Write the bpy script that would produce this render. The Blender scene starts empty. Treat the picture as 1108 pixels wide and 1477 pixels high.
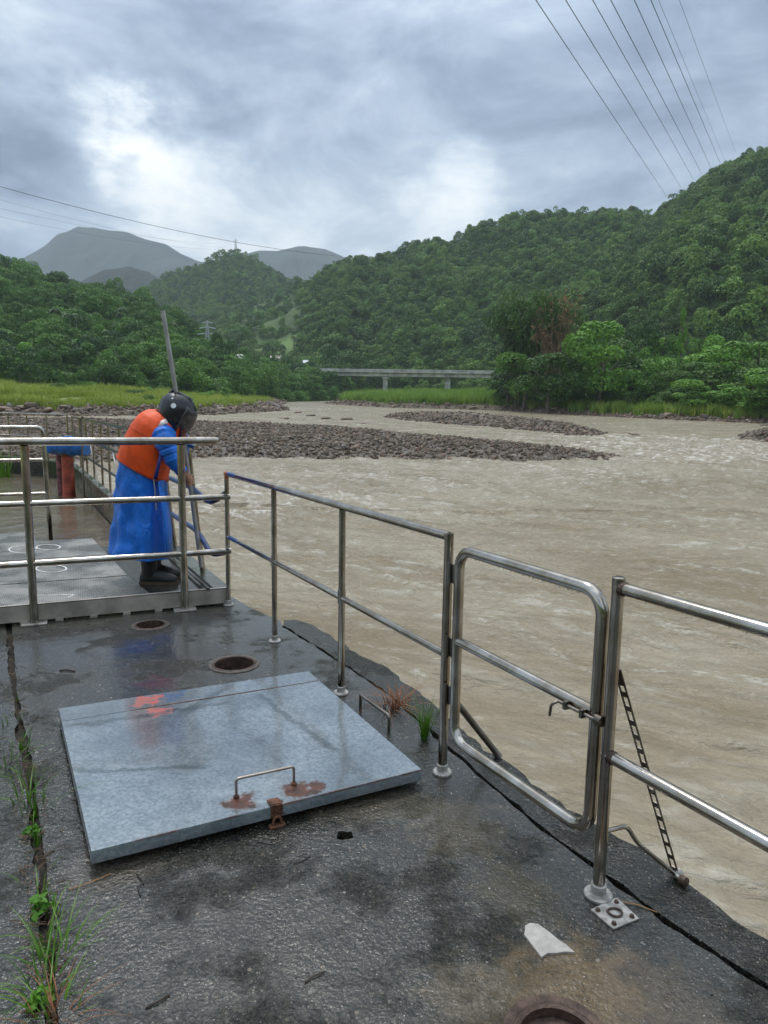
import bpy, bmesh, math, random
import numpy as np
from mathutils import Vector, Matrix, Euler

random.seed(7)
RNG = np.random.default_rng(7)
SC = bpy.context.scene
COL = SC.collection

# ------------------------------------------------------------------ camera
F = 1020.0                     # focal length in photograph pixels (1108 x 1477)
PITCH = math.radians(8.39)
ROLL = math.radians(0.9)
EYE = 1.5                      # metres above the concrete floor
CAM = np.array([0.0, 0.0, EYE])
FW = np.array([0, math.cos(PITCH), -math.sin(PITCH)])
_r0 = np.array([1.0, 0, 0]); _u0 = np.array([0, math.sin(PITCH), math.cos(PITCH)])
RT = math.cos(ROLL) * _r0 + math.sin(ROLL) * _u0
UP = -math.sin(ROLL) * _r0 + math.cos(ROLL) * _u0

def ray(x, y):
    return FW + (x - 554) / F * RT - (y - 738.5) / F * UP
def at(x, y, z=0.0):           # where the pixel's ray meets the level z
    d = ray(x, y); return CAM + d * (z - EYE) / d[2]
def aty(x, y, Y):              # where it reaches the distance Y
    d = ray(x, y); return CAM + d * Y / d[1]
W_SLOPE = 0.022
def zw(Y):                     # level of the river: it falls towards the concrete platform
    return -1.6 + W_SLOPE * np.maximum(0.0, np.asarray(Y, float) - 10.0)
def atw(x, y):                 # pixel on the river surface
    d = ray(x, y)
    t = (-1.6 - W_SLOPE * 10 - EYE) / (d[2] - W_SLOPE * d[1])
    p = CAM + d * t
    if p[1] < 10: p = at(x, y, -1.6)
    return p
def proj(P):
    q = np.asarray(P, float) - CAM
    w = q @ FW
    w = np.where(np.abs(w) < 1e-6, 1e-6, w)
    return 554 + F * (q @ RT) / w, 738.5 - F * (q @ UP) / w

cd = bpy.data.cameras.new('camera'); cam = bpy.data.objects.new('camera', cd); COL.objects.link(cam)
cd.sensor_fit = 'VERTICAL'; cd.sensor_height = 36.0; cd.sensor_width = 27.0
cd.lens = F / 1477 * 36.0
cd.clip_start = 0.05; cd.clip_end = 20000
cam.matrix_world = Matrix(((RT[0], UP[0], -FW[0], 0), (RT[1], UP[1], -FW[1], 0), (RT[2], UP[2], -FW[2], EYE), (0, 0, 0, 1)))
SC.camera = cam

# ------------------------------------------------------------------ render look
SC.view_settings.view_transform = 'Standard'; SC.view_settings.look = 'None'
SC.view_settings.exposure = 0.2; SC.view_settings.gamma = 1.0; SC.view_settings.use_curve_mapping = False
SC.cycles.use_denoising = True
SC.cycles.max_bounces = 6; SC.cycles.diffuse_bounces = 3; SC.cycles.glossy_bounces = 3
SC.cycles.transmission_bounces = 4; SC.cycles.transparent_max_bounces = 6; SC.cycles.volume_bounces = 1
SC.cycles.caustics_reflective = False; SC.cycles.caustics_refractive = False
SC.cycles.sample_clamp_indirect = 4.0

# ------------------------------------------------------------------ node helpers
class NT:
    def __init__(s, tree): s.t = tree; s.n = tree.nodes; s.l = tree.links
    def new(s, typ, **kw):
        nd = s.n.new(typ)
        for k, v in kw.items(): setattr(nd, k, v)
        return nd
    def put(s, sock, v):
        if v is None: return
        if isinstance(v, bpy.types.NodeSocket): s.l.new(v, sock)
        elif hasattr(sock.default_value, '__len__'):
            n = len(sock.default_value); v = list(v) if hasattr(v, '__len__') else [v] * n
            if n == 4 and len(v) == 3: v = v + [1.0]
            sock.default_value = v
        else: sock.default_value = v
    def noise(s, scale, detail=4, rough=0.55, vec=None, dist=0.0):
        nd = s.new('ShaderNodeTexNoise'); nd.inputs['Scale'].default_value = scale
        nd.inputs['Detail'].default_value = detail; nd.inputs['Roughness'].default_value = rough
        nd.inputs['Distortion'].default_value = dist
        if vec is not None: s.l.new(vec, nd.inputs['Vector'])
        return nd.outputs['Fac']
    def voro(s, scale, vec=None, feature='F1', out='Distance', rand=1.0):
        nd = s.new('ShaderNodeTexVoronoi', feature=feature); nd.inputs['Scale'].default_value = scale
        nd.inputs['Randomness'].default_value = rand
        if vec is not None: s.l.new(vec, nd.inputs['Vector'])
        return nd.outputs[out]
    def ramp(s, fac, stops, interp='LINEAR'):
        nd = s.new('ShaderNodeValToRGB'); cr = nd.color_ramp; cr.interpolation = interp
        while len(cr.elements) < len(stops): cr.elements.new(0.5)
        for e, (p, c) in zip(cr.elements, stops):
            e.position = p
            c = (c, c, c) if not hasattr(c, '__len__') else c
            e.color = tuple(c) + (1.0,)
        s.l.new(fac, nd.inputs['Fac']); return nd.outputs['Color']
    def mix(s, fac, a, b, mode='MIX'):
        nd = s.new('ShaderNodeMix', data_type='RGBA', blend_type=mode)
        s.put(nd.inputs[0], fac); s.put(nd.inputs[6], a); s.put(nd.inputs[7], b); return nd.outputs[2]
    def math(s, op, a, b=None, c=None, clamp=False):
        nd = s.new('ShaderNodeMath', operation=op, use_clamp=clamp)
        s.put(nd.inputs[0], a); s.put(nd.inputs[1], b); s.put(nd.inputs[2], c); return nd.outputs[0]
    def vmath(s, op, a, b=None, out=0):
        nd = s.new('ShaderNodeVectorMath', operation=op)
        s.put(nd.inputs[0], a); s.put(nd.inputs[1], b); return nd.outputs[out]
    def maprange(s, v, a, b, c=0.0, d=1.0, smooth=True):
        nd = s.new('ShaderNodeMapRange', interpolation_type='SMOOTHSTEP' if smooth else 'LINEAR')
        for i, q in enumerate((v, a, b, c, d)): s.put(nd.inputs[i], q)
        return nd.outputs[0]
    def scale(s, vec, sc, loc=(0, 0, 0), rot=(0, 0, 0)):
        nd = s.new('ShaderNodeMapping'); s.l.new(vec, nd.inputs['Vector'])
        nd.inputs['Scale'].default_value = sc; nd.inputs['Location'].default_value = loc; nd.inputs['Rotation'].default_value = rot
        return nd.outputs[0]
    def pos(s): return s.new('ShaderNodeNewGeometry').outputs['Position']
    def bump(s, h, strength=0.5, dist=0.01, normal=None):
        nd = s.new('ShaderNodeBump'); nd.inputs['Strength'].default_value = strength; nd.inputs['Distance'].default_value = dist
        s.l.new(h, nd.inputs['Height'])
        if normal is not None: s.l.new(normal, nd.inputs['Normal'])
        return nd.outputs['Normal']
    def spot(s, pos, c, r, noisev=None, amp=0.0, edge=0.3):   # a soft-edged stain round point c
        d = s.vmath('DISTANCE', pos, tuple(c), out=1)
        if noisev is not None: d = s.math('MULTIPLY_ADD', noisev, amp, s.math('SUBTRACT', d, amp * 0.5))
        return s.maprange(d, r * (1 - edge), r * (1 + edge), 1.0, 0.0)
    def attr(s, name, out='Fac'):
        return s.new('ShaderNodeAttribute', attribute_name=name).outputs[out]

def mat(name):
    m = bpy.data.materials.new(name); m.use_nodes = True
    nt = NT(m.node_tree); bs = m.node_tree.nodes['Principled BSDF']
    return m, nt, bs
def simple(name, col, rough=0.5, metal=0.0, var=0.25, vscale=8.0, bump=0.0, bscale=60.0, spec=None):
    m, nt, bs = mat(name); p = nt.pos()
    n = nt.noise(vscale, 5, 0.6, p)
    nt.put(bs.inputs['Base Color'], nt.mix(nt.maprange(n, 0.3, 0.7), [c * (1 - var) for c in col], [min(1, c * (1 + var)) for c in col]))
    nt.put(bs.inputs['Roughness'], nt.maprange(nt.noise(vscale * 3, 3, 0.5, p), 0.3, 0.7, rough * 0.85, min(1, rough * 1.15)))
    bs.inputs['Metallic'].default_value = metal
    if spec is not None: bs.inputs['Specular IOR Level'].default_value = spec
    if bump: nt.put(bs.inputs['Normal'], nt.bump(nt.noise(bscale, 4, 0.6, p), bump, 0.01))
    return m

# ------------------------------------------------------------------ world: overcast sky with broken cloud
SUN_EL, SUN_AZ = math.radians(64), math.radians(-28)     # azimuth from +Y towards +X
w = bpy.data.worlds.new('World'); SC.world = w; w.use_nodes = True
nt = NT(w.node_tree); nt.n.clear()
gen = nt.new('ShaderNodeTexCoord').outputs['Generated']
sky = nt.new('ShaderNodeTexSky', sky_type='NISHITA', sun_disc=False, sun_elevation=SUN_EL, sun_rotation=SUN_AZ)
sep = nt.new('ShaderNodeSeparateXYZ'); nt.l.new(gen, sep.inputs[0])
zc = nt.math('MAXIMUM', sep.outputs[2], 0.0)
den = nt.math('ADD', zc, 0.16)
cx = nt.math('DIVIDE', sep.outputs[0], den); cy = nt.math('DIVIDE', sep.outputs[1], den)
cmb = nt.new('ShaderNodeCombineXYZ'); nt.l.new(cx, cmb.inputs[0]); nt.l.new(cy, cmb.inputs[1])
cv = cmb.outputs[0]
wv = nt.new('ShaderNodeTexNoise'); wv.inputs['Scale'].default_value = 0.9; wv.inputs['Detail'].default_value = 2
nt.l.new(cv, wv.inputs['Vector'])
cvw = nt.vmath('ADD', cv, nt.vmath('MULTIPLY', nt.vmath('SUBTRACT', wv.outputs['Color'], (0.5, 0.5, 0.5)), (0.9, 0.9, 0.9)))
n1 = nt.noise(0.75, 9, 0.58, nt.scale(cvw, (1.0, 0.8, 1), (3.1, 1.7, 0), (0, 0, 0.7)))
n2 = nt.noise(2.3, 8, 0.6, nt.scale(cvw, (1, 1, 1), (7.3, 2.2, 0)))
tot = nt.math('MULTIPLY_ADD', n2, 0.42, nt.math('MULTIPLY', n1, 0.72))
gapn = nt.math('SUBTRACT', nt.noise(7.0, 6, 0.6, nt.scale(gen, (1, 1, 1.6))), 0.5)
for (px, py, r, amt) in GAPS if 'GAPS' in globals() else [(225, 250, 0.065, 0.16), (140, 165, 0.05, 0.19), (185, 205, 0.05, 0.09), (645, 290, 0.055, 0.17), (430, 235, 0.08, 0.04), (330, 320, .10, .05), (30, 45, .07, .06), (480, 150, .16, -.05), (850, 200, .22, -.06), (60, 190, .06, -.10), (330, 200, .06, -.06)]:
    d = ray(px, py); d = d / np.linalg.norm(d)
    dd = nt.vmath('DISTANCE', gen, tuple(d), out=1)
    dd = nt.math('MULTIPLY_ADD', gapn, 0.22, dd)
    tot = nt.math('MULTIPLY_ADD', nt.maprange(dd, 0.0, r * 1.9, 1.0, 0.0), amt, tot)
cloud = nt.ramp(tot, [(0.40, (0.13, 0.175, 0.27)), (0.48, (0.25, 0.315, 0.435)), (0.56, (0.43, 0.51, 0.63)), (0.65, (0.72, 0.79, 0.86)), (0.77, (1.05, 1.06, 1.04))])
grad = nt.maprange(nt.math('MULTIPLY', zc, zc), 0.0, 1.0, 1.0, 2.3, smooth=False)          # an overcast sky is brighter overhead
gsc = nt.new('ShaderNodeCombineXYZ')
for i in range(3): nt.l.new(grad, gsc.inputs[i])
cloud = nt.vmath('MULTIPLY', cloud, gsc.outputs[0])
skyc = nt.vmath('MULTIPLY', sky.outputs[0], (0.09, 0.09, 0.09))
bg = nt.new('ShaderNodeBackground'); nt.l.new(nt.mix(0.93, skyc, cloud), bg.inputs['Color']); bg.inputs['Strength'].default_value = 1.0
out = nt.new('ShaderNodeOutputWorld'); nt.l.new(bg.outputs[0], out.inputs['Surface'])
w.cycles.sampling_method = 'MANUAL'; w.cycles.sample_map_resolution = 512

sl = bpy.data.lights.new('sun', 'SUN'); sl.energy = 1.5; sl.angle = math.radians(14); sl.color = (1.0, 0.97, 0.92)
sun = bpy.data.objects.new('sun', sl); COL.objects.link(sun)
sd = Vector((math.sin(SUN_AZ) * math.cos(SUN_EL), math.cos(SUN_AZ) * math.cos(SUN_EL), math.sin(SUN_EL)))
sun.rotation_euler = (-sd).to_track_quat('-Z', 'Y').to_euler(); sun.location = (0, 0, 300)

# ------------------------------------------------------------------ object helpers
def tag(o, label=None, cat=None, group=None, kind=None):
    if label: o['label'] = label
    if cat: o['category'] = cat
    if group: o['group'] = group
    if kind: o['kind'] = kind
    return o
def empty(name, loc, label=None, cat=None, group=None):
    o = bpy.data.objects.new(name, None); COL.objects.link(o); o.location = loc; o.empty_display_size = 0.1
    bpy.context.view_layer.update() if False else None
    return tag(o, label, cat, group)
def link(name, me, material=None, parent=None, loc=None, kind=None):
    o = bpy.data.objects.new(name, me); COL.objects.link(o)
    if material and not me.materials: me.materials.append(material)
    if parent is not None: o.parent = parent
    if loc is not None: o.location = loc
    if kind: o['kind'] = kind
    return o
class MB:
    """collects vertices and faces in world coordinates"""
    def __init__(s): s.v = []; s.f = []
    def add(s, v, f):
        k = len(s.v); s.v += [tuple(map(float, p)) for p in v]; s.f += [tuple(i + k for i in q) for q in f]; return s
    def mesh(s, name, off=(0, 0, 0), smooth=True, angle=40):
        me = bpy.data.meshes.new(name)
        v = np.array(s.v, float) - np.array(off, float)
        me.from_pydata(v.tolist(), [], s.f); me.validate(); me.update()
        if smooth:
            me.polygons.foreach_set('use_smooth', [True] * len(me.polygons))
            if angle: me.set_sharp_from_angle(angle=math.radians(angle))
        return me
    def build(s, name, m, parent=None, smooth=True, angle=40, kind=None, off=None):
        o0 = off
        if o0 is None:
            o0 = (0, 0, 0)
            q = parent
            while q is not None: o0 = np.array(o0) + np.array(q.location); q = q.parent
        return link(name, s.mesh(name, o0, smooth, angle), m, parent, kind=kind)
    def box(s, c, sx, sy, sz, ax=(1, 0, 0), ay=(0, 1, 0), az=(0, 0, 1), bev=0.0):
        c = np.array(c, float); ax, ay, az = [np.array(q, float) for q in (ax, ay, az)]
        hx, hy, hz = sx / 2, sy / 2, sz / 2
        if bev <= 0:
            v = [c + ax * i * hx + ay * j * hy + az * k * hz for k in (-1, 1) for j in (-1, 1) for i in (-1, 1)]
            f = [(0, 2, 3, 1), (4, 5, 7, 6), (0, 1, 5, 4), (2, 6, 7, 3), (0, 4, 6, 2), (1, 3, 7, 5)]
            return s.add(v, f)
        bm = bmesh.new(); bmesh.ops.create_cube(bm, size=1)
        for q in bm.verts: q.co = Vector((q.co.x * sx, q.co.y * sy, q.co.z * sz))
        bmesh.ops.bevel(bm, geom=bm.edges[:], offset=bev, segments=2, affect='EDGES', profile=0.6)
        bm.verts.index_update()
        v = [c + ax * q.co.x + ay * q.co.y + az * q.co.z for q in bm.verts]; f = [[q.index for q in p.verts] for p in bm.faces]
        bm.free(); return s.add(v, f)
    def tube(s, pts, r, n=12, cap=True, closed=False):
        pts = [np.array(p, float) for p in pts]; m = len(pts)
        rs = r if hasattr(r, '__len__') else [r] * m
        tang = []
        for i in range(m):
            a = pts[(i - 1) % m] if (closed or i > 0) else pts[i]; b = pts[(i + 1) % m] if (closed or i < m - 1) else pts[i]
            t = b - a; tang.append(t / (np.linalg.norm(t) + 1e-12))
        ref = np.array([0, 0, 1.0]) if abs(tang[0][2]) < 0.9 else np.array([1.0, 0, 0])
        nrm = np.cross(tang[0], ref); nrm /= np.linalg.norm(nrm)
        v = []; f = []
        for i in range(m):
            nrm = nrm - tang[i] * (nrm @ tang[i]); nrm /= np.linalg.norm(nrm); bi = np.cross(tang[i], nrm)
            for k in range(n):
                a = 2 * math.pi * k / n; v.append(pts[i] + rs[i] * (math.cos(a) * nrm + math.sin(a) * bi))
        for i in range(m if closed else m - 1):
            j = (i + 1) % m
            for k in range(n): f.append((i * n + k, i * n + (k + 1) % n, j * n + (k + 1) % n, j * n + k))
        if cap and not closed:
            f.append(tuple(range(n - 1, -1, -1))); f.append(tuple((m - 1) * n + k for k in range(n)))
        return s.add(v, f)
    def lathe(s, c, prof, n=24, ax=(0, 0, 1), cap=True):
        ax = np.array(ax, float); ax /= np.linalg.norm(ax)
        ref = np.array([1.0, 0, 0]) if abs(ax[0]) < 0.9 else np.array([0, 1.0, 0])
        u = np.cross(ax, ref); u /= np.linalg.norm(u); vv = np.cross(ax, u); c = np.array(c, float)
        v = []; f = []
        for (r, h) in prof:
            for k in range(n):
                a = 2 * math.pi * k / n; v.append(c + ax * h + r * (math.cos(a) * u + math.sin(a) * vv))
        for i in range(len(prof) - 1):
            for k in range(n): f.append((i * n + k, i * n + (k + 1) % n, (i + 1) * n + (k + 1) % n, (i + 1) * n + k))
        if cap:
            f.append(tuple(range(n - 1, -1, -1))); f.append(tuple((len(prof) - 1) * n + k for k in range(n)))
        return s.add(v, f)
    def loft(s, rings, cap0=False, cap1=False):      # rings: equal-length lists of points
        n = len(rings[0]); v = [p for r in rings for p in r]; f = []
        for i in range(len(rings) - 1):
            for k in range(n): f.append((i * n + k, i * n + (k + 1) % n, (i + 1) * n + (k + 1) % n, (i + 1) * n + k))
        if cap0: f.append(tuple(range(n - 1, -1, -1)))
        if cap1: f.append(tuple((len(rings) - 1) * n + k for k in range(n)))
        return s.add(v, f)

def fillet(pts, r, seg=6):     # rounds the inner corners of a polyline
    pts = [np.array(p, float) for p in pts]; o = [pts[0]]
    for i in range(1, len(pts) - 1):
        a, b, c = pts[i - 1], pts[i], pts[i + 1]
        u = (a - b); lu = np.linalg.norm(u); u /= lu
        q = (c - b); lq = np.linalg.norm(q); q /= lq
        rr = min(r, lu * 0.49, lq * 0.49)
        p0 = b + u * rr; p1 = b + q * rr
        for k in range(seg + 1):
            t = k / seg; o.append((1 - t) ** 2 * p0 + 2 * t * (1 - t) * b + t * t * p1)
    o.append(pts[-1]); return o

def poly_block(outer, holes, z0, z1, sub=0, jit=0.0, seed=0):
    """flat block with a polygon outline and round holes; returns MB"""
    def dens(poly):
        if not sub: return [np.array(p[:2], float) for p in poly]
        o = []; rg = np.random.default_rng(seed)
        for i in range(len(poly)):
            a = np.array(poly[i][:2], float); b = np.array(poly[(i + 1) % len(poly)][:2], float)
            L = np.linalg.norm(b - a); k = max(1, min(120, int(L / sub)))
            nn = np.array([-(b - a)[1], (b - a)[0]]) / (L + 1e-9)
            for q in range(k): o.append(a + (b - a) * q / k + nn * (rg.normal() * jit if q else 0))
        return o
    bm = bmesh.new(); loops = [dens(outer)] + [[np.array(p[:2]) for p in h] for h in holes]
    es = []
    for lp in loops:
        vs = [bm.verts.new((p[0], p[1], z1)) for p in lp]
        es += [bm.edges.new((vs[i], vs[(i + 1) % len(vs)])) for i in range(len(vs))]
    bmesh.ops.triangle_fill(bm, edges=es, use_beauty=True, use_dissolve=False, normal=(0, 0, 1))
    bm.verts.index_update()
    mb = MB(); mb.add([q.co for q in bm.verts], [[q.index for q in p.verts] if p.normal.z > 0 else [q.index for q in p.verts][::-1] for p in bm.faces]); bm.free()
    for li, lp in enumerate(loops):
        n = len(lp); a = sum(lp[i][0] * lp[(i + 1) % n][1] - lp[(i + 1) % n][0] * lp[i][1] for i in range(n))
        v = [(p[0], p[1], z1) for p in lp] + [(p[0], p[1], z0) for p in lp]
        fl = (a > 0) == (li == 0)
        mb.add(v, [(i, n + i, n + (i + 1) % n, (i + 1) % n) if fl else (i, (i + 1) % n, n + (i + 1) % n, n + i) for i in range(n)])
    return mb
def circ(c, r, n=28): return [(c[0] + r * math.cos(2 * math.pi * k / n), c[1] + r * math.sin(2 * math.pi * k / n)) for k in range(n)]

def _hash(ix, iy, seed):
    h = (ix.astype(np.int64) * 374761393 + iy.astype(np.int64) * 668265263 + seed * 982451653) & 0x7fffffff
    h = ((h ^ (h >> 13)) * 1274126177) & 0x7fffffff
    return ((h ^ (h >> 16)) & 0xffff) / 65535.0
def vnoise(x, y, seed=0):
    x = np.asarray(x, float); y = np.asarray(y, float)
    ix = np.floor(x); iy = np.floor(y); fx = x - ix; fy = y - iy
    fx = fx * fx * fx * (fx * (fx * 6 - 15) + 10); fy = fy * fy * fy * (fy * (fy * 6 - 15) + 10)
    a = _hash(ix, iy, seed); b = _hash(ix + 1, iy, seed); c = _hash(ix, iy + 1, seed); d = _hash(ix + 1, iy + 1, seed)
    return (a + (b - a) * fx + (c - a) * fy + (a - b - c + d) * fx * fy) * 2 - 1
def fbm(x, y, oct=4, seed=0, gain=0.5):
    t = 0; amp = 1; s = 0
    for k in range(oct):
        t = t + amp * vnoise(x * 2 ** k + 17.3 * k, y * 2 ** k - 9.1 * k, seed + k); s += amp; amp *= gain
    return t / s
def grid_mesh(name, X, Y, Z):
    h, wd = X.shape; v = np.stack([X, Y, Z], -1).reshape(-1, 3)
    i = np.arange((h - 1) * (wd - 1)); r = i // (wd - 1); c = i % (wd - 1); a = r * wd + c
    q = np.stack([a, a + 1, a + wd + 1, a + wd], 1)
    me = bpy.data.meshes.new(name); me.vertices.add(len(v)); me.vertices.foreach_set('co', v.ravel())
    me.loops.add(q.size); me.loops.foreach_set('vertex_index', q.ravel())
    me.polygons.add(len(q)); me.polygons.foreach_set('loop_start', np.arange(len(q)) * 4); me.polygons.foreach_set('loop_total', np.full(len(q), 4))
    me.polygons.foreach_set('use_smooth', np.ones(len(q), bool)); me.update(calc_edges=True); me.validate(); return me
def fattr(me, name, arr):
    a = me.attributes.new(name, 'FLOAT', 'POINT'); a.data.foreach_set('value', np.asarray(arr, np.float32).ravel())

def seg_dist(px, py, poly):      # distance to the outline of a polygon, and whether inside
    px = np.asarray(px, float); py = np.asarray(py, float)
    best = np.full(px.shape, 1e9); ins = np.zeros(px.shape, bool); n = len(poly)
    for i in range(n):
        ax, ay = poly[i][:2]; bx, by = poly[(i + 1) % n][:2]
        dx, dy = bx - ax, by - ay; L = dx * dx + dy * dy + 1e-9
        t = np.clip(((px - ax) * dx + (py - ay) * dy) / L, 0, 1)
        best = np.minimum(best, np.hypot(px - ax - t * dx, py - ay - t * dy))
        c = ((ay > py) != (by > py)) & (px < dx * (py - ay) / (dy if abs(dy) > 1e-12 else 1e-12) + ax)
        ins ^= c
    return best, ins

def scatter(name, pts, sc, rot, variants, vi=None):
    """ONE object of stuff: the meshes of `variants` set on points with geometry nodes"""
    pts = np.asarray(pts, np.float32); n = len(pts)
    me = bpy.data.meshes.new(name); me.vertices.add(n); me.vertices.foreach_set('co', pts.ravel())
    sc = np.asarray(sc, np.float32)
    if sc.ndim == 1: sc = np.repeat(sc[:, None], 3, 1)
    for nm, ar in (('sc', sc), ('rot', np.asarray(rot, np.float32))):
        a = me.attributes.new(nm, 'FLOAT_VECTOR', 'POINT'); a.data.foreach_set('vector', ar.ravel())
    a = me.attributes.new('vi', 'INT', 'POINT')
    a.data.foreach_set('value', (RNG.integers(0, len(variants), n) if vi is None else np.asarray(vi)).astype(np.int32))
    vc = bpy.data.collections.new(name + '_set')
    for k, vm in enumerate(variants):
        vc.objects.link(bpy.data.objects.new('%s_form_%02d' % (name, k), vm))
    ng = bpy.data.node_groups.new(name + '_nodes', 'GeometryNodeTree')
    ng.interface.new_socket('Geometry', in_out='INPUT', socket_type='NodeSocketGeometry')
    ng.interface.new_socket('Geometry', in_out='OUTPUT', socket_type='NodeSocketGeometry')
    N = ng.nodes; L = ng.links
    gi = N.new('NodeGroupInput'); go = N.new('NodeGroupOutput'); ip = N.new('GeometryNodeInstanceOnPoints'); ci = N.new('GeometryNodeCollectionInfo')
    ci.inputs['Collection'].default_value = vc; ci.inputs['Separate Children'].default_value = True; ci.inputs['Reset Children'].default_value = True
    def na(nm, ty):
        q = N.new('GeometryNodeInputNamedAttribute'); q.data_type = ty; q.inputs['Name'].default_value = nm; return q.outputs['Attribute']
    L.new(gi.outputs[0], ip.inputs['Points']); L.new(ci.outputs[0], ip.inputs['Instance']); ip.inputs['Pick Instance'].default_value = True
    L.new(na('vi', 'INT'), ip.inputs['Instance Index']); L.new(na('sc', 'FLOAT_VECTOR'), ip.inputs['Scale']); L.new(na('rot', 'FLOAT_VECTOR'), ip.inputs['Rotation'])
    L.new(ip.outputs[0], go.inputs[0])
    o = link(name, me, kind='stuff'); md = o.modifiers.new('scatter', 'NODES'); md.node_group = ng
    return o
# ------------------------------------------------------------------ materials of the landscape
def leaf_mat(name, dark, light, trans=0.22, rough=0.55):
    m, nt, bs = mat(name)
    lv = nt.attr('lv'); oi = nt.new('ShaderNodeObjectInfo').outputs['Random']
    big = nt.noise(0.02, 3, 0.5, nt.pos())
    k = nt.math('ADD', nt.math('MULTIPLY', lv, 0.40), nt.math('ADD', nt.math('MULTIPLY', oi, 0.60), nt.math('MULTIPLY', nt.math('SUBTRACT', big, 0.3), 0.5)))
    mid = [a * .6 + b * .4 for a, b in zip(dark, light)]
    c = nt.ramp(k, [(0.15, dark), (0.55, mid), (1.0, light)])
    nt.put(bs.inputs['Base Color'], c); bs.inputs['Roughness'].default_value = rough; bs.inputs['Specular IOR Level'].default_value = 0.35
    tr = nt.new('ShaderNodeBsdfTranslucent'); nt.l.new(c, tr.inputs['Color'])
    mx = nt.new('ShaderNodeMixShader'); mx.inputs[0].default_value = trans
    nt.l.new(bs.outputs[0], mx.inputs[1]); nt.l.new(tr.outputs[0], mx.inputs[2])
    nt.l.new(mx.outputs[0], nt.n['Material Output'].inputs['Surface']); return m
L_HILL = leaf_mat('leaves_hill', (0.028, 0.074, 0.013), (0.185, 0.315, 0.048))
L_LEFT = leaf_mat('leaves_deep', (0.030, 0.085, 0.012), (0.140, 0.290, 0.036))
L_BRIGHT = leaf_mat('leaves_bright', (0.080, 0.200, 0.014), (0.200, 0.400, 0.045))
L_DARK = leaf_mat('leaves_dark', (0.022, 0.062, 0.012), (0.070, 0.155, 0.028))
L_BAMBOO = leaf_mat('leaves_bamboo', (0.065, 0.130, 0.022), (0.165, 0.280, 0.060))
L_DEAD = leaf_mat('leaves_dead', (0.180, 0.105, 0.050), (0.380, 0.235, 0.125), 0.15, 0.8)
G_BANK = leaf_mat('grass_bank', (0.160, 0.250, 0.022), (0.420, 0.470, 0.085), 0.25, 0.6)
G_REED = leaf_mat('grass_reed', (0.110, 0.225, 0.024), (0.290, 0.420, 0.075), 0.25, 0.6)
BARK = simple('bark', (0.15, 0.125, 0.10), 0.85, var=0.4, vscale=3, bump=0.5, bscale=12)
BARK_PALE = simple('bark_pale', (0.34, 0.32, 0.27), 0.8, var=0.3, vscale=3)

def rock_mat(name, a, b, rough=0.6):
    m, nt, bs = mat(name); oi = nt.new('ShaderNodeObjectInfo').outputs['Random']; p = nt.pos()
    n = nt.noise(6, 6, 0.65, p)
    c = nt.ramp(oi, [(0.0, a), (0.45, [(x + y) / 2 for x, y in zip(a, b)]), (0.8, b), (0.93, (0.24, 0.13, 0.085)), (1.0, (0.30, 0.275, 0.24))])
    c = nt.mix(nt.maprange(n, 0.3, 0.7), nt.mix(0.5, c, (0.02, 0.017, 0.014)), c)
    nt.put(bs.inputs['Base Color'], c); bs.inputs['Roughness'].default_value = rough
    nt.put(bs.inputs['Normal'], nt.bump(n, 0.6, 0.05)); return m
ROCK = rock_mat('river_rock', (0.085, 0.058, 0.034), (0.225, 0.162, 0.100))

# ------------------------------------------------------------------ shapes: rocks, crowns, grass
def rock_mesh(name, seed, flat=0.7, sub=2):
    bm = bmesh.new(); bmesh.ops.create_icosphere(bm, subdivisions=sub, radius=1.0)
    r = np.random.default_rng(seed); ph = r.random(6) * 9
    st = (1 + 0.3 * r.random(), 0.75 + 0.3 * r.random(), flat * (0.8 + 0.4 * r.random()))
    pl = [(Vector(r.normal(size=3)).normalized(), 0.72 + 0.2 * r.random()) for _ in range(7)]
    for v in bm.verts:
        c = v.co.copy()
        k = 1 + 0.12 * math.sin(3 * c.x + ph[0]) * math.cos(2.6 * c.y + ph[1]) + 0.08 * math.sin(5 * c.z + 4 * c.x + ph[2])
        c = c * k
        for n, d in pl:
            e = c.dot(n) - d
            if e > 0: c -= n * e * 0.85
        v.co = Vector((c.x * st[0], c.y * st[1], c.z * st[2]))
    me = bpy.data.meshes.new(name); bm.to_mesh(me); bm.free()
    me.polygons.foreach_set('use_smooth', [True] * len(me.polygons)); me.set_sharp_from_angle(angle=math.radians(32))
    me.materials.append(ROCK); return me
ROCKS = [rock_mesh('rock_form_%d' % k, 40 + k, 0.5 + 0.1 * (k % 4)) for k in range(7)]

def quads_mesh(name, P, A, B, mats, lv=None, slot=None):
    """leaf-sized rhombs: centres P, half axes A and B"""
    n = len(P); v = np.empty((n, 4, 3), np.float32)
    v[:, 0] = P - A; v[:, 1] = P + B; v[:, 2] = P + A; v[:, 3] = P - B
    me = bpy.data.meshes.new(name); me.vertices.add(n * 4); me.vertices.foreach_set('co', v.ravel())
    me.loops.add(n * 4); me.loops.foreach_set('vertex_index', np.arange(n * 4))
    me.polygons.add(n); me.polygons.foreach_set('loop_start', np.arange(n) * 4); me.polygons.foreach_set('loop_total', np.full(n, 4))
    me.update(calc_edges=True)
    a = me.attributes.new('lv', 'FLOAT', 'POINT')
    a.data.foreach_set('value', np.repeat(RNG.random(n) if lv is None else lv, 4).astype(np.float32))
    for m in mats: me.materials.append(m)
    return me
def unit(v): return v / (np.linalg.norm(v, axis=-1, keepdims=True) + 1e-9)
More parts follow.
